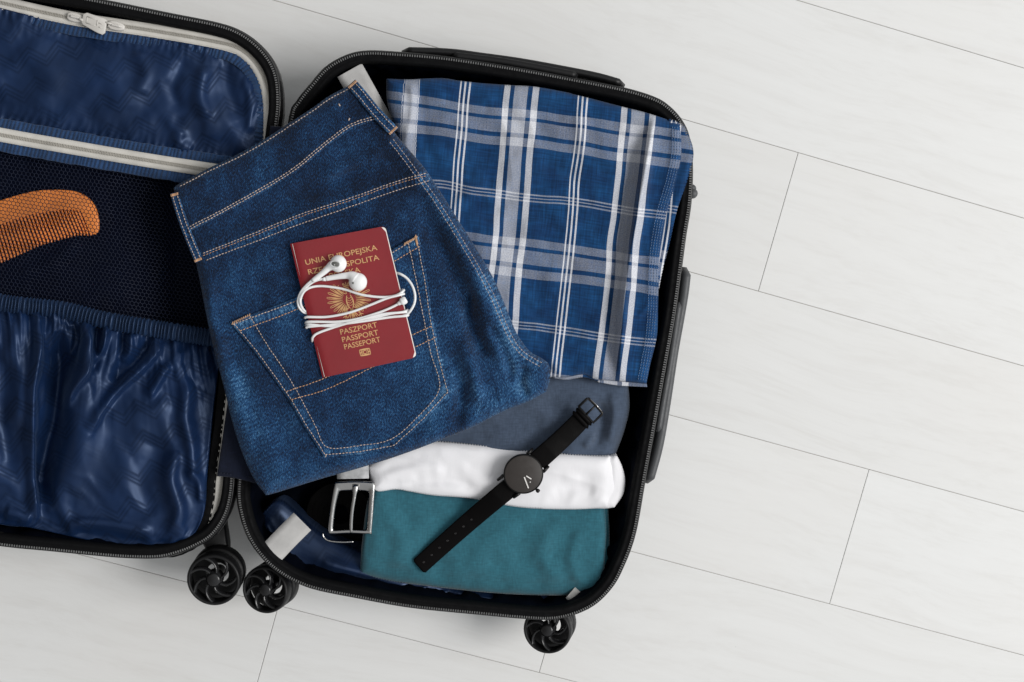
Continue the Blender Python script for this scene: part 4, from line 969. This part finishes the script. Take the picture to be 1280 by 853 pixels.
strip([(218, 241), (224, 262), (234, 291), (249, 327)], 11, 'belt_loop', .1385, .1435)

# ------------------------------------------------------------ passport
ZT = .1482
pp = [(362.5, 305), (480.5, 283), (520, 447), (403, 472.5)]
passport = thing('passport', 'burgundy passport with gold lettering lying on the jeans back pocket', 'passport', P(441, 378, .1435))
pw = [np.array(P(*q, ZT)) for q in pp]
def Q(s_, t, z=ZT):   # bilinear frame of the booklet
    v_ = (1 - t) * ((1 - s_) * pw[0] + s_ * pw[1]) + t * ((1 - s_) * pw[3] + s_ * pw[2]); return np.array([v_[0], v_[1], z])
def rrect(r=.022, ar=.7, ins=0):
    pts = [(0 + ins, 0 + ins * .7)]
    for k in range(7):
        a = -math.pi / 2 + k / 6 * math.pi / 2; pts.append((1 - ins - r / ar + r / ar * math.cos(a), ins * .7 + r + r * math.sin(a)))
    for k in range(7):
        a = k / 6 * math.pi / 2; pts.append((1 - ins - r / ar + r / ar * math.cos(a), 1 - ins * .7 - r + r * math.sin(a)))
    pts.append((0 + ins, 1 - ins * .7)); return pts
def slab(name, mat, z0, z1, ins=0, dx=0, bev=.0002, par=passport):
    mb = MB(); mb.prism([tuple(Q(s_ + dx, t)[:2]) for s_, t in rrect(.026, .72, ins)], z0, z1, bev); return mb.build(name, mat, par, sharp=40)
slab('back_cover', M['red'], .1436, .1443, 0, .004)
slab('pages', M['paper'], .1444, .1474, .006, .014, .0001)
# front cover: slightly arched sheet with rounded spine
n1, n2 = 26, 24; V = []; out = rrect(.026, .72)
def zcov(s_, t): return ZT - .0018 * math.exp(-(s_ / .03) ** 2) + .0007 * s_ ** 3 + .0003 * math.sin(t * 3.1)
mb = MB()
bm_pts = [(s_, t) for s_, t in out]
gs = []
for j in range(n2 + 1):
    t = j / n2
    for i in range(n1 + 1):
        s_ = (i / n1); 
        r = .026
        lim = 1.0
        if t < r: lim = 1 - r / .72 * (1 - math.sqrt(max(0, 1 - ((r - t) / r) ** 2)))
        if t > 1 - r: lim = 1 - r / .72 * (1 - math.sqrt(max(0, 1 - ((t - 1 + r) / r) ** 2)))
        gs.append(Q(min(s_ * lim, lim), t, zcov(s_, t)))
nu = n1 + 1
top = np.array(gs); bot = top - np.array([0, 0, .0006])
Fc = gridfaces(n2 + 1, nu)
per_ = list(range(nu)) + [k * nu + nu - 1 for k in range(1, n2 + 1)] + [n2 * nu + k for k in range(nu - 1)][::-1] + [k * nu for k in range(1, n2)][::-1]
N_ = len(top); side = [[per_[k], per_[(k + 1) % len(per_)], per_[(k + 1) % len(per_)] + N_, per_[k] + N_] for k in range(len(per_))]
mesh('front_cover', np.vstack([top, bot]), Fc[:, ::-1].tolist() + (Fc + N_).tolist() + side, M['red'], passport).data.set_sharp_from_angle(angle=math.radians(40))
EX = Q(1, .5) - Q(0, .5); EX /= np.linalg.norm(EX)
def lettering(body, c0, c1, cap, name='lettering', weight=.0):
    """baseline from photo point c0 to c1, cap height in px"""
    cu = bpy.data.curves.new('t', 'FONT'); cu.body = body; cu.size = 1; cu.extrude = 0; cu.offset = weight; cu.resolution_u = 3
    o = bpy.data.objects.new('t', cu); C.objects.link(o); bpy.context.view_layer.update()
    me = bpy.data.meshes.new_from_object(o); C.objects.unlink(o); bpy.data.objects.remove(o)
    v_ = np.array([q.co[:] for q in me.vertices]); f = [list(p_.vertices) for p_ in me.polygons]
    xs, ys = v_[:, 0], v_[:, 1]; w_ = xs.max() - xs.min(); capf = .70
    a = np.array(P(*c0, ZT)); b_ = np.array(P(*c1, ZT)); ex = (b_ - a); L = np.linalg.norm(ex); ex /= L; ey = np.array([-ex[1], ex[0], 0])
    # lean of the booklet's vertical edge
    vy = (pw[0] - pw[3]); vy /= np.linalg.norm(vy)
    capm = cap * (H - ZT) / F
    W = a + np.outer((xs - xs.min()) / w_ * L, ex) + np.outer(ys / capf * capm, vy)
    # find height of cover above each point
    W[:, 2] = ZT + .0011
    d0 = np.linalg.norm(W[:, :2] - pw[0][:2], axis=1)
    W2 = W.copy(); W2[:, 2] -= .0002
    n_ = len(W)
    cnt = {}
    for q in f:
        for k in range(len(q)):
            e_ = (q[k], q[(k + 1) % len(q)]); cnt[e_] = 1
    sd = [[a_, b__, b__ + n_, a_ + n_] for (a_, b__) in cnt if (b__, a_) not in cnt]
    # lay on the cover
    for arr, dz in ((W, .00035), (W2, -.0004)):
        for i in range(n_):
            h = cov_bvh.ray_cast(Vector((arr[i, 0], arr[i, 1], 1)), Vector((0, 0, -1)))[0]
            if h: arr[i, 2] = h.z + dz
    return mesh(name, np.vstack([W, W2]), f + sd, M['gold'], passport, smooth=False)
cov_bvh = BVHTree.FromPolygons([Vector(v_) for v_ in top], Fc.tolist())
lettering('UNIA EUROPEJSKA', (382.5, 331.5), (472, 312.5), 6.6, weight=.006)
lettering('RZECZPOSPOLITA', (386, 343.5), (474.5, 324.8), 6.6, weight=.006)
lettering('POLSKA', (412.5, 348.5), (451, 340.2), 6.6, weight=.006)
lettering('PASZPORT', (426, 418.5), (472, 409), 6.6, weight=.006)
lettering('PASSPORT', (428.3, 428), (473.5, 418.6), 6.6, weight=.006)
lettering('PASSEPORT', (431, 437), (476, 427.3), 6.6, weight=.006)
vx = (pw[1] - pw[0]); vx /= np.linalg.norm(vx); vy = (pw[0] - pw[3]); vy /= np.linalg.norm(vy); pxm = (H - ZT) / F
def stroke(mb, pts, wd, c_, sc):
    """flat foil stroke in booklet axes; pts in unit coords"""
    p = cr(pts, max(6, len(pts) * 5)) * sc; e = np.gradient(p, axis=0); e /= np.linalg.norm(e, axis=1)[:, None] + 1e-9; nn = np.stack([-e[:, 1], e[:, 0]], -1)
    V = []
    for i in range(len(p)):
        t = i / (len(p) - 1); w_ = wd * (.55 + .6 * math.sin(math.pi * t))
        for s_ in (-1, 1):
            q = p[i] + nn[i] * w_ * s_; w3_ = c_ + (vx * q[0] + vy * q[1]) * pxm
            h = cov_bvh.ray_cast(Vector((w3_[0], w3_[1], 1)), Vector((0, 0, -1)))[0]
            V.append((w3_[0], w3_[1], (h.z if h else ZT) + .0003))
    mb.add(V, gridfaces(len(p), 2).tolist())
mb = MB(); ec = np.array(P(437.5, 377, ZT))
for sgn in (-1, 1):
    for k in range(10):          # wing feathers, fanned
        a = math.radians(58 - k * 14.5); r0 = 4.5; r1 = 24.5 - abs(k - 3.3) * .6 - max(0, k - 4) * .75
        ox, oy = 3.5, 5 - k * .5
        dx, dy = math.cos(a), math.sin(a)
        for sp_ in (-.95, .95):
            px_, py_ = -dy * sp_, dx * sp_
            stroke(mb, [(sgn * (ox + dx * r0), oy + dy * r0), (sgn * (ox + dx * (r0 + r1) / 2 + px_ * .9), oy + dy * (r0 + r1) / 2 + py_ * .9), (sgn * (ox + dx * r1 * .93 + px_), oy + dy * r1 * .93 + py_), (sgn * (ox + dx * r1), oy + dy * r1)], .42, ec, 1)
        stroke(mb, [(sgn * (ox + dx * 5), oy + dy * 5), (sgn * (ox + dx * r1 * .72), oy + dy * r1 * .72)], .34, ec, 1)
    stroke(mb, [(sgn * 2.5, 10), (sgn * 7, 13), (sgn * 11, 19), (sgn * 9, 22.5)], .55, ec, 1)
    stroke(mb, [(sgn * 2.2, 8), (sgn * 3.9, 2), (sgn * 3.6, -4), (sgn * 1.5, -9)], .7, ec, 1)
    stroke(mb, [(sgn * 3, -7), (sgn * 8, -12), (sgn * 9, -17)], .6, ec, 1)
    for q in ((6, -20), (9, -21), (12, -18.5)): stroke(mb, [(sgn * 9, -16.5), (sgn * (q[0] + 1) , q[1])], .42, ec, 1)
    for q in (2, 5, 8): stroke(mb, [(sgn * .8, -9), (sgn * q * .6, -17), (sgn * q, -24 + q * .4)], .45, ec, 1)
    for yy in (5, 2, -1, -4): stroke(mb, [(0, yy - 1.5), (sgn * 2, yy), (sgn * 3.6, yy + 1)], .3, ec, 1)
    stroke(mb, [(sgn * 1, 20), (sgn * 3.4, 23.5), (sgn * 3.8, 21.5), (sgn * 3, 19.5)], .4, ec, 1)
stroke(mb, [(2.4, 9), (2.8, 14), (1, 17.5), (-3, 17), (-5.5, 14.5), (-2.5, 14), (-2, 10)], .55, ec, 1); stroke(mb, [(-3.6, 19), (0, 19.8), (3.6, 19)], .5, ec, 1); stroke(mb, [(0, 20), (0, 25)], .4, ec, 1); stroke(mb, [(0, -9), (0, -24)], .45, ec, 1)
mb.build('eagle_emblem', M['gold'], passport, smooth=False)
mb = MB(); cc = np.array(P(456.3, 440.3, ZT))
for yy in (3.6, -3.6): stroke(mb, [(-6.5, yy), (6.5, yy)], .9, cc, 1)
for s_ in (-1, 1): stroke(mb, [(s_ * 6.3, -3.6), (s_ * 6.3, 3.6)], .5, cc, 1); stroke(mb, [(s_ * 6.3, 0), (s_ * 3.2, 0)], .7, cc, 1); stroke(mb, [(s_ * 5, 2), (s_ * 2.6, 1.6)], .5, cc, 1); stroke(mb, [(s_ * 5, -2), (s_ * 2.6, -1.6)], .5, cc, 1)
stroke(mb, [(2.3 * math.cos(a), 2.1 * math.sin(a)) for a in np.linspace(0, 2 * math.pi, 9)], .42, cc, 1)
mb.build('chip_symbol', M['gold'], passport, smooth=False)

# ------------------------------------------------------------ earphones
ear = thing('earphones', 'white wired earphones wound round the burgundy passport', 'earphones', P(441, 375, ZT + .001))
CR = .00118
def c6(x, y): return (350 + x / 4.063, 270 + y / 4.063)
def cab(pts, zs, name='cable', r=CR):
    p2 = np.array([c6(*q) for q in pts]); n = max(20, int(plen(p2) / 1.5))
    z_ = np.array(zs, float) if not np.isscalar(zs) else np.full(len(pts), zs)
    p3 = np.column_stack([p2, z_ * 1000]); q = cr(p3, n)
    W = PA(q[:, 0], q[:, 1], q[:, 2] / 1000); mb = MB(); mb.tube(W, r, 10); return mb.build(name, M['cable'], ear)
Zc = ZT + .0023; lowz = ZT - .0035
cab([(165, 325), (135, 352), (108, 385), (92, 425), (96, 462), (120, 490), (150, 497)], [Zc + .002, Zc + .001, Zc, Zc - .002, Zc - .003, lowz, lowz - .001])
cab([(232, 322), (200, 324), (165, 338), (128, 368), (106, 405), (104, 445), (122, 480), (150, 492)], [Zc + .004, Zc + .003, Zc + .002, Zc + .001, Zc, Zc - .001, lowz + .001, lowz])
cab([(110, 470), (104, 430), (118, 390), (150, 366), (195, 357), (250, 360), (330, 374), (420, 402), (520, 413), (590, 404), (628, 380), (622, 376)], [lowz, Zc - .001, Zc + .001, Zc + .001, Zc, Zc, Zc, Zc + .001, Zc + .001, Zc + .001, Zc - .001, lowz])
cab([(126, 520), (140, 514), (240, 513), (350, 492), (450, 456), (540, 420), (600, 404), (632, 396)], [lowz, Zc, Zc, Zc + .001, Zc + .001, Zc + .002, Zc + .002, Zc - .001])
cab([(130, 545), (150, 538), (290, 538), (400, 522), (500, 492), (560, 468), (600, 448)], [lowz, Zc, Zc + .001, Zc + .002, Zc + .001, Zc + .001, Zc + .001])
cab([(134, 570), (150, 563), (300, 549), (400, 534), (480, 516), (560, 498), (630, 487), (650, 478)], [lowz, Zc, Zc, Zc, Zc, Zc, Zc, lowz + .002])
cab([(132, 556), (150, 552), (250, 560), (330, 548), (440, 533), (560, 515), (640, 508), (652, 503)], [lowz, Zc, Zc - .0002, Zc + .001, Zc + .0008, Zc, Zc, lowz + .001])
cab([(164, 638), (166, 618), (190, 597), (260, 571), (350, 543), (430, 522), (520, 500), (600, 492), (645, 488)], [lowz - .001, Zc - .001, Zc, Zc, Zc + .002, Zc + .003, Zc + .002, Zc + .001, Zc - .001])
cab([(590, 290), (612, 296), (645, 318), (673, 358), (686, 405), (682, 445), (664, 480), (645, 500), (625, 505)], [lowz, Zc - .002, Zc - .002, Zc - .001, Zc, Zc, Zc, Zc - .001, Zc - .002])
# plug
a, b_ = np.array(P(*c6(596, 450), Zc + .001)), np.array(P(*c6(642, 424), Zc + .001)); mb = MB()
t = np.linspace(0, 1, 12); mb.tube(a + np.outer(t, b_ - a), np.array([.0012, .0016, .0019, .002, .0022, .0034, .0036, .0036, .0036, .0036, .0034, .0024]), 14); mb.build('plug', M['bud'], ear)
def earbud(head, hr, stem, nx, ny, grille, hole, z0):
    hc = np.array(P(*c6(*head), z0)); root_ = thing  # head: squashed ellipsoid blended with the stem
    q = [c6(*s_) for s_ in stem]; zz = [z0 + .0005, z0 - .0002, z0 - .001, z0 - .0018]
    pts = cr(np.column_stack([np.array(q), np.array(zz) * 1000]), 26); W = PA(pts[:, 0], pts[:, 1], pts[:, 2] / 1000)
    mb = MB(); rr = np.interp(np.linspace(0, 1, 26), [0, .12, .3, .6, .93, .96, 1], [hr * .75, hr * .62, .0031, .0026, .0023, .0023, .0010]); mb.tube(W, rr, 16)
    d_ = np.array([nx, ny, 1.0]); d_ /= np.linalg.norm(d_); Mz = np.array(Vector(d_).to_track_quat('Z', 'X').to_matrix())
    prof = [(hr * math.cos(a) * (1.0), hr * .80 * math.sin(a)) for a in np.linspace(-math.pi / 2 + .01, math.pi / 2 - .01, 20)]
    mb.lathe(hc, prof, 28, Mz); o = mb.build('earbud', M['bud'], ear)
    mb = MB(); gx, gy, gs = grille; gc = hc + Mz @ np.array([gx * hr, gy * hr, hr * .80 * math.sqrt(max(.1, 1 - gx * gx - gy * gy)) + .0001])
    if hole: mb.lathe(gc, [(gs * .25, .0002), (gs, .0002), (gs, -.0008)], 16, Mz); mb.lathe(gc, [(.00005, .00025), (gs * .6, .0002)], 16, Mz)
    else: mb.lathe(gc, [(.00005, .0004), (gs * .8, .0003), (gs, 0), (gs, -.0008)], 24, Mz @ np.diag([1, .62, 1])); 
    g_ = mb.build('speaker_grille', M['grille'], o)
    if not hole:
        mb = MB(); k = 24; mb.tube([gc + Mz @ np.array([gs * 1.25 * math.cos(a), gs * .85 * math.sin(a), -.0003]) for a in np.linspace(0, 2 * math.pi, k)], .00045, 6); mb.build('trim_ring', M['cable'], o)
    return o
earbud((296, 243), .0079, [(285, 248), (255, 258), (220, 288), (164, 332)], -.35, .05, (-.05, -.08, .0036), False, ZT + .0072)
earbud((396, 336), .0084, [(385, 320), (355, 304), (300, 308), (230, 320)], -.1, .1, (-.18, -.42, .0010), True, ZT + .0076)
mb = MB(); e0 = np.array(P(*c6(232, 321), Zc + .004)); e1 = np.array(P(*c6(212, 324), Zc + .003)); mb.tube([e0, e1], [.0020, .0013], 12); mb.build('strain_relief', M['cable'], ear)

# ------------------------------------------------------------ wristwatch
watch = thing('wristwatch', 'black wristwatch with brown black dial and leather strap across the shirts', 'watch', P(654, 593, .108))
cw_ = P(654.4, 593, .123); cn = np.array(cw_)
ax = np.array(P(748, 508, .123)) - np.array(P(524, 708, .123)); ax[2] = 0; ax /= np.linalg.norm(ax); bx = np.array([-ax[1], ax[0], 0])
R0 = 25.4 * (H - .123) / F
mb = MB(); mb.lathe(cn, [(.0001, -.0085), (R0 * .85, -.0085), (R0 * .95, -.007), (R0, -.004), (R0, -.001), (R0 * .985, 0), (R0 * .945, .0004), (R0 * .93, -.0002)], 72)
mb.build('case', M['watch'], watch, sharp=50)
mb = MB(); mb.lathe(cn, [(.0001, -.0001), (R0 * .9, -.0001), (R0 * .935, -.0003)], 72); dial = mb.build('dial', M['dial'], watch)
def c3(x, y): return (600 + x / 4.739, 480 + y / 4.739)
for (a, b_, w_) in (((274, 545), (304, 564), .00050), ((262, 552), (287, 618), .00055)):
    p0, p1 = np.array(P(*c3(*a), .1231)), np.array(P(*c3(*b_), .1231)); dd_ = p1 - p0; L = np.linalg.norm(dd_); dd_ /= L; s_ = np.array([-dd_[1], dd_[0], 0])
    mb = MB(); mb.box((p0 + p1) / 2 + np.array([0, 0, .0004]), dd_ * L / 2, s_ * w_, (0, 0, .00015)); mb.build('watch_hand', M['hand'], watch, smooth=False)
p0 = P(*c3(297, 582), .1233); mb = MB(); mb.lathe(p0, [(.0001, .0003), (.0006, .0003), (.0006, 0)], 12); mb.build('hand_pivot', M['hand'], watch)
a = np.array(P(*c3(330, 622), .119)); b_ = np.array(P(*c3(350, 640), .119)); mb = MB(); mb.tube(a + np.outer(np.linspace(0, 1, 6), b_ - a), np.array([.0012, .0012, .0019, .0020, .0020, .0015]), 12); mb.build('crown', M['watch'], watch)
for sa in (-1, 1):
    for sb in (-1, 1):
        p0 = cn + ax * sa * R0 * .78 + bx * sb * R0 * .60; p1 = cn + ax * sa * R0 * 1.17 + bx * sb * R0 * .60; p0[2] = .1195; p1[2] = .117; mb = MB()
        mb.tube([p0, (p0 + p1) / 2 + np.array([0, 0, .0008]), p1], [.0018, .0016, .0014], 8); mb.build('lug', M['watch'], watch)
def wstrap(x0, x1, w0, w1, zs, name, tip):
    n = 70; a = np.array(x0, float); b_ = np.array(x1, float); t = np.linspace(0, 1, n); p = a + np.outer(t, b_ - a); e = (b_ - a) / np.linalg.norm(b_ - a); nn = np.array([-e[1], e[0]])
    L = np.linalg.norm(b_ - a); p = p + nn * (np.sin(t * math.pi) * 1.2)[:, None]
    zz = np.interp(t, np.linspace(0, 1, len(zs)), zs); wd = w0 + (w1 - w0) * t
    if tip: wd = wd * np.clip(((1 - t) * L / 2.5 + .75), 0, 1)
    rows = []
    for o_, dz in ((-.49, -.0022), (-.5, -.0012), (-.485, -.0003), (-.42, 0), (-.25, .0003), (0, .0005), (.25, .0003), (.42, 0), (.485, -.0003), (.5, -.0012), (.49, -.0022)):
        q = p + nn * (o_ * wd)[:, None]; rows.append(PA(q[:, 0], q[:, 1], zz + dz))
    V = np.stack(rows, 1).reshape(-1, 3); k = len(rows)
    Fc = gridfaces(n, k, True).tolist() + [list(range(k)), [(n - 1) * k + j for j in range(k)][::-1]]
    o = mesh(name, V, Fc, M['leather'], watch); bv = BVHTree.FromPolygons([Vector(v_) for v_ in V], gridfaces(n, k, True).tolist()); return o, bv, p, nn, e
s1, bv1, p1_, n1_, e1_ = wstrap((639, 608), (523, 709), 25, 22.5, [.1175, .117, .1125, .108, .106, .1045, .1035, .1025], 'lower_strap', True)
s2, bv2, p2_, n2_, e2_ = wstrap((671, 577), (733, 518), 26, 23.5, [.1175, .1175, .115, .1135, .113], 'upper_strap', False)
mb = MB()
for k in range(7):
    q = p1_[int(70 * (.42 + k * .085)) if int(70 * (.42 + k * .085)) < 70 else 69]; h, _ = hit(bv1, *q)
    if h: mb.lathe(h, [(.0001, .00015), (.0007, .00015), (.0009, .0003), (.00115, 0)], 12)
mb.build('strap_holes', M['watch'], s1)
# strap keepers and buckle
def cpt(u, v_, z): q = np.array([733, 518.]) + e2_ * u + n2_ * v_; return np.array(P(q[0], q[1], z))
for u in (-10, -4.5):
    mb = MB(); mb.tube([cpt(u, -12.3, .1115), cpt(u, -12, .1145), cpt(u, -9, .1158), cpt(u, 0, .1162), cpt(u, 9, .1158), cpt(u, 12, .1145), cpt(u, 12.3, .1115)], .0019, 8, flat=.6); mb.build('strap_keeper', M['leather'], watch)
mb = MB(); zb_ = .1165
fr = [(-1, -13.5), (14, -13.5), (15.5, -12.5), (16, 0), (15.5, 12.5), (14, 13.5), (-1, 13.5), (-1, 0), (-1, -13.5)]
mb.tube([cpt(u, v_, zb_ + .0008 * (u > 10)) for u, v_ in fr], .0013, 8, flat=.8); bk_ = mb.build('buckle', M['watch'], watch)
mb = MB(); mb.tube([cpt(-1, 0, zb_), cpt(7, 0, zb_ + .001), cpt(16, 0, zb_ + .0016)], [.0013, .001, .0008], 8); mb.build('prong', M['watch'], bk_)
mb = MB(); mb.tube([cpt(16.6, -11, zb_ + .0022), cpt(17.2, 0, zb_ + .0022), cpt(16.6, 11, zb_ + .0022)], .00045, 6); mb.build('bright_edge', M['steel'], bk_)

# ------------------------------------------------------------ belt with buckle
belt = thing('belt', 'rolled belt with square silver buckle peeking out below the jeans', 'belt', P(438, 630, .06))
def c2(x, y): return (220 + x / 3.879, 560 + y / 3.879)
band([c2(853, -60), c2(856, 40), c2(858, 150)], 40, [.113, .1085, .104], 'strap_end', M['belt'], belt, .003, 20)
zf = .104
fo = [(768, 172), (778, 162), (870, 158), (952, 164), (966, 176), (962, 250), (950, 405), (942, 417), (840, 414), (752, 417), (738, 408), (748, 290)]
fi = [(792, 218), (800, 210), (870, 207), (924, 211), (934, 219), (931, 280), (923, 388), (917, 397), (840, 394), (773, 397), (765, 390), (776, 290)]
no = 72; po = cr([c2(*q) for q in fo], no, closed=True); pi_ = cr([c2(*q) for q in fi], no, closed=True)
rows = []
for t, dz in ((0, -.0040), (0, .0002), (.10, .0016), (.35, .0022), (.65, .0018), (.92, .0004), (1, -.0008), (1, -.0040)):
    q = po + (pi_ - po) * t; zz = zf + dz + (q[:, 1] - 602) * -.00002
    rows.append(PA(q[:, 0], q[:, 1], zz))
V = np.vstack(rows); fr_ = mesh('buckle_frame', V, gridfaces(8, no, True), M['steel'], belt)
mb = MB(); pr = [c2(872, 180), c2(866, 230), c2(855, 300), c2(850, 360), c2(849, 414)]
p3 = cr(np.column_stack([pr, np.array([.1075, .109, .1085, .107, .1062]) * 1000]), 20); mb.tube(PA(p3[:, 0], p3[:, 1], p3[:, 2] / 1000), np.interp(np.linspace(0, 1, 20), [0, .1, .2, .9, 1], [.0034, .0030, .0018, .0016, .0009]), 12, flat=.8); mb.build('prong', M['steel'], fr_)
mb = MB(); lo_ = [c2(712, 412), c2(716, 432), c2(740, 450), c2(800, 457), c2(862, 455)]; p3 = cr(lo_, 20); mb.tube(PA(p3[:, 0], p3[:, 1], .088 + 0 * p3[:, 0]), .0010, 8)
mb.build('keeper_ring', M['steel'], belt)
# the rolled strap standing below the buckle: a coil of leather
cc = np.array(P(425, 640, .03)); V = []; ns = 150
for i in range(ns):
    t = i / (ns - 1); a = t * 2 * math.pi * 4; r = .008 + .0225 * t; x, y = cc[0] + r * math.cos(a), cc[1] + r * math.sin(a) * .95
    for dr, z_ in ((0, .012), (0, .035), (.0054, .035), (.0054, .012)): V.append((x + dr * math.cos(a), y + dr * math.sin(a), z_))
mesh('rolled_strap', V, gridfaces(ns, 4, True), M['leather'], belt).data.set_sharp_from_angle(angle=.7)
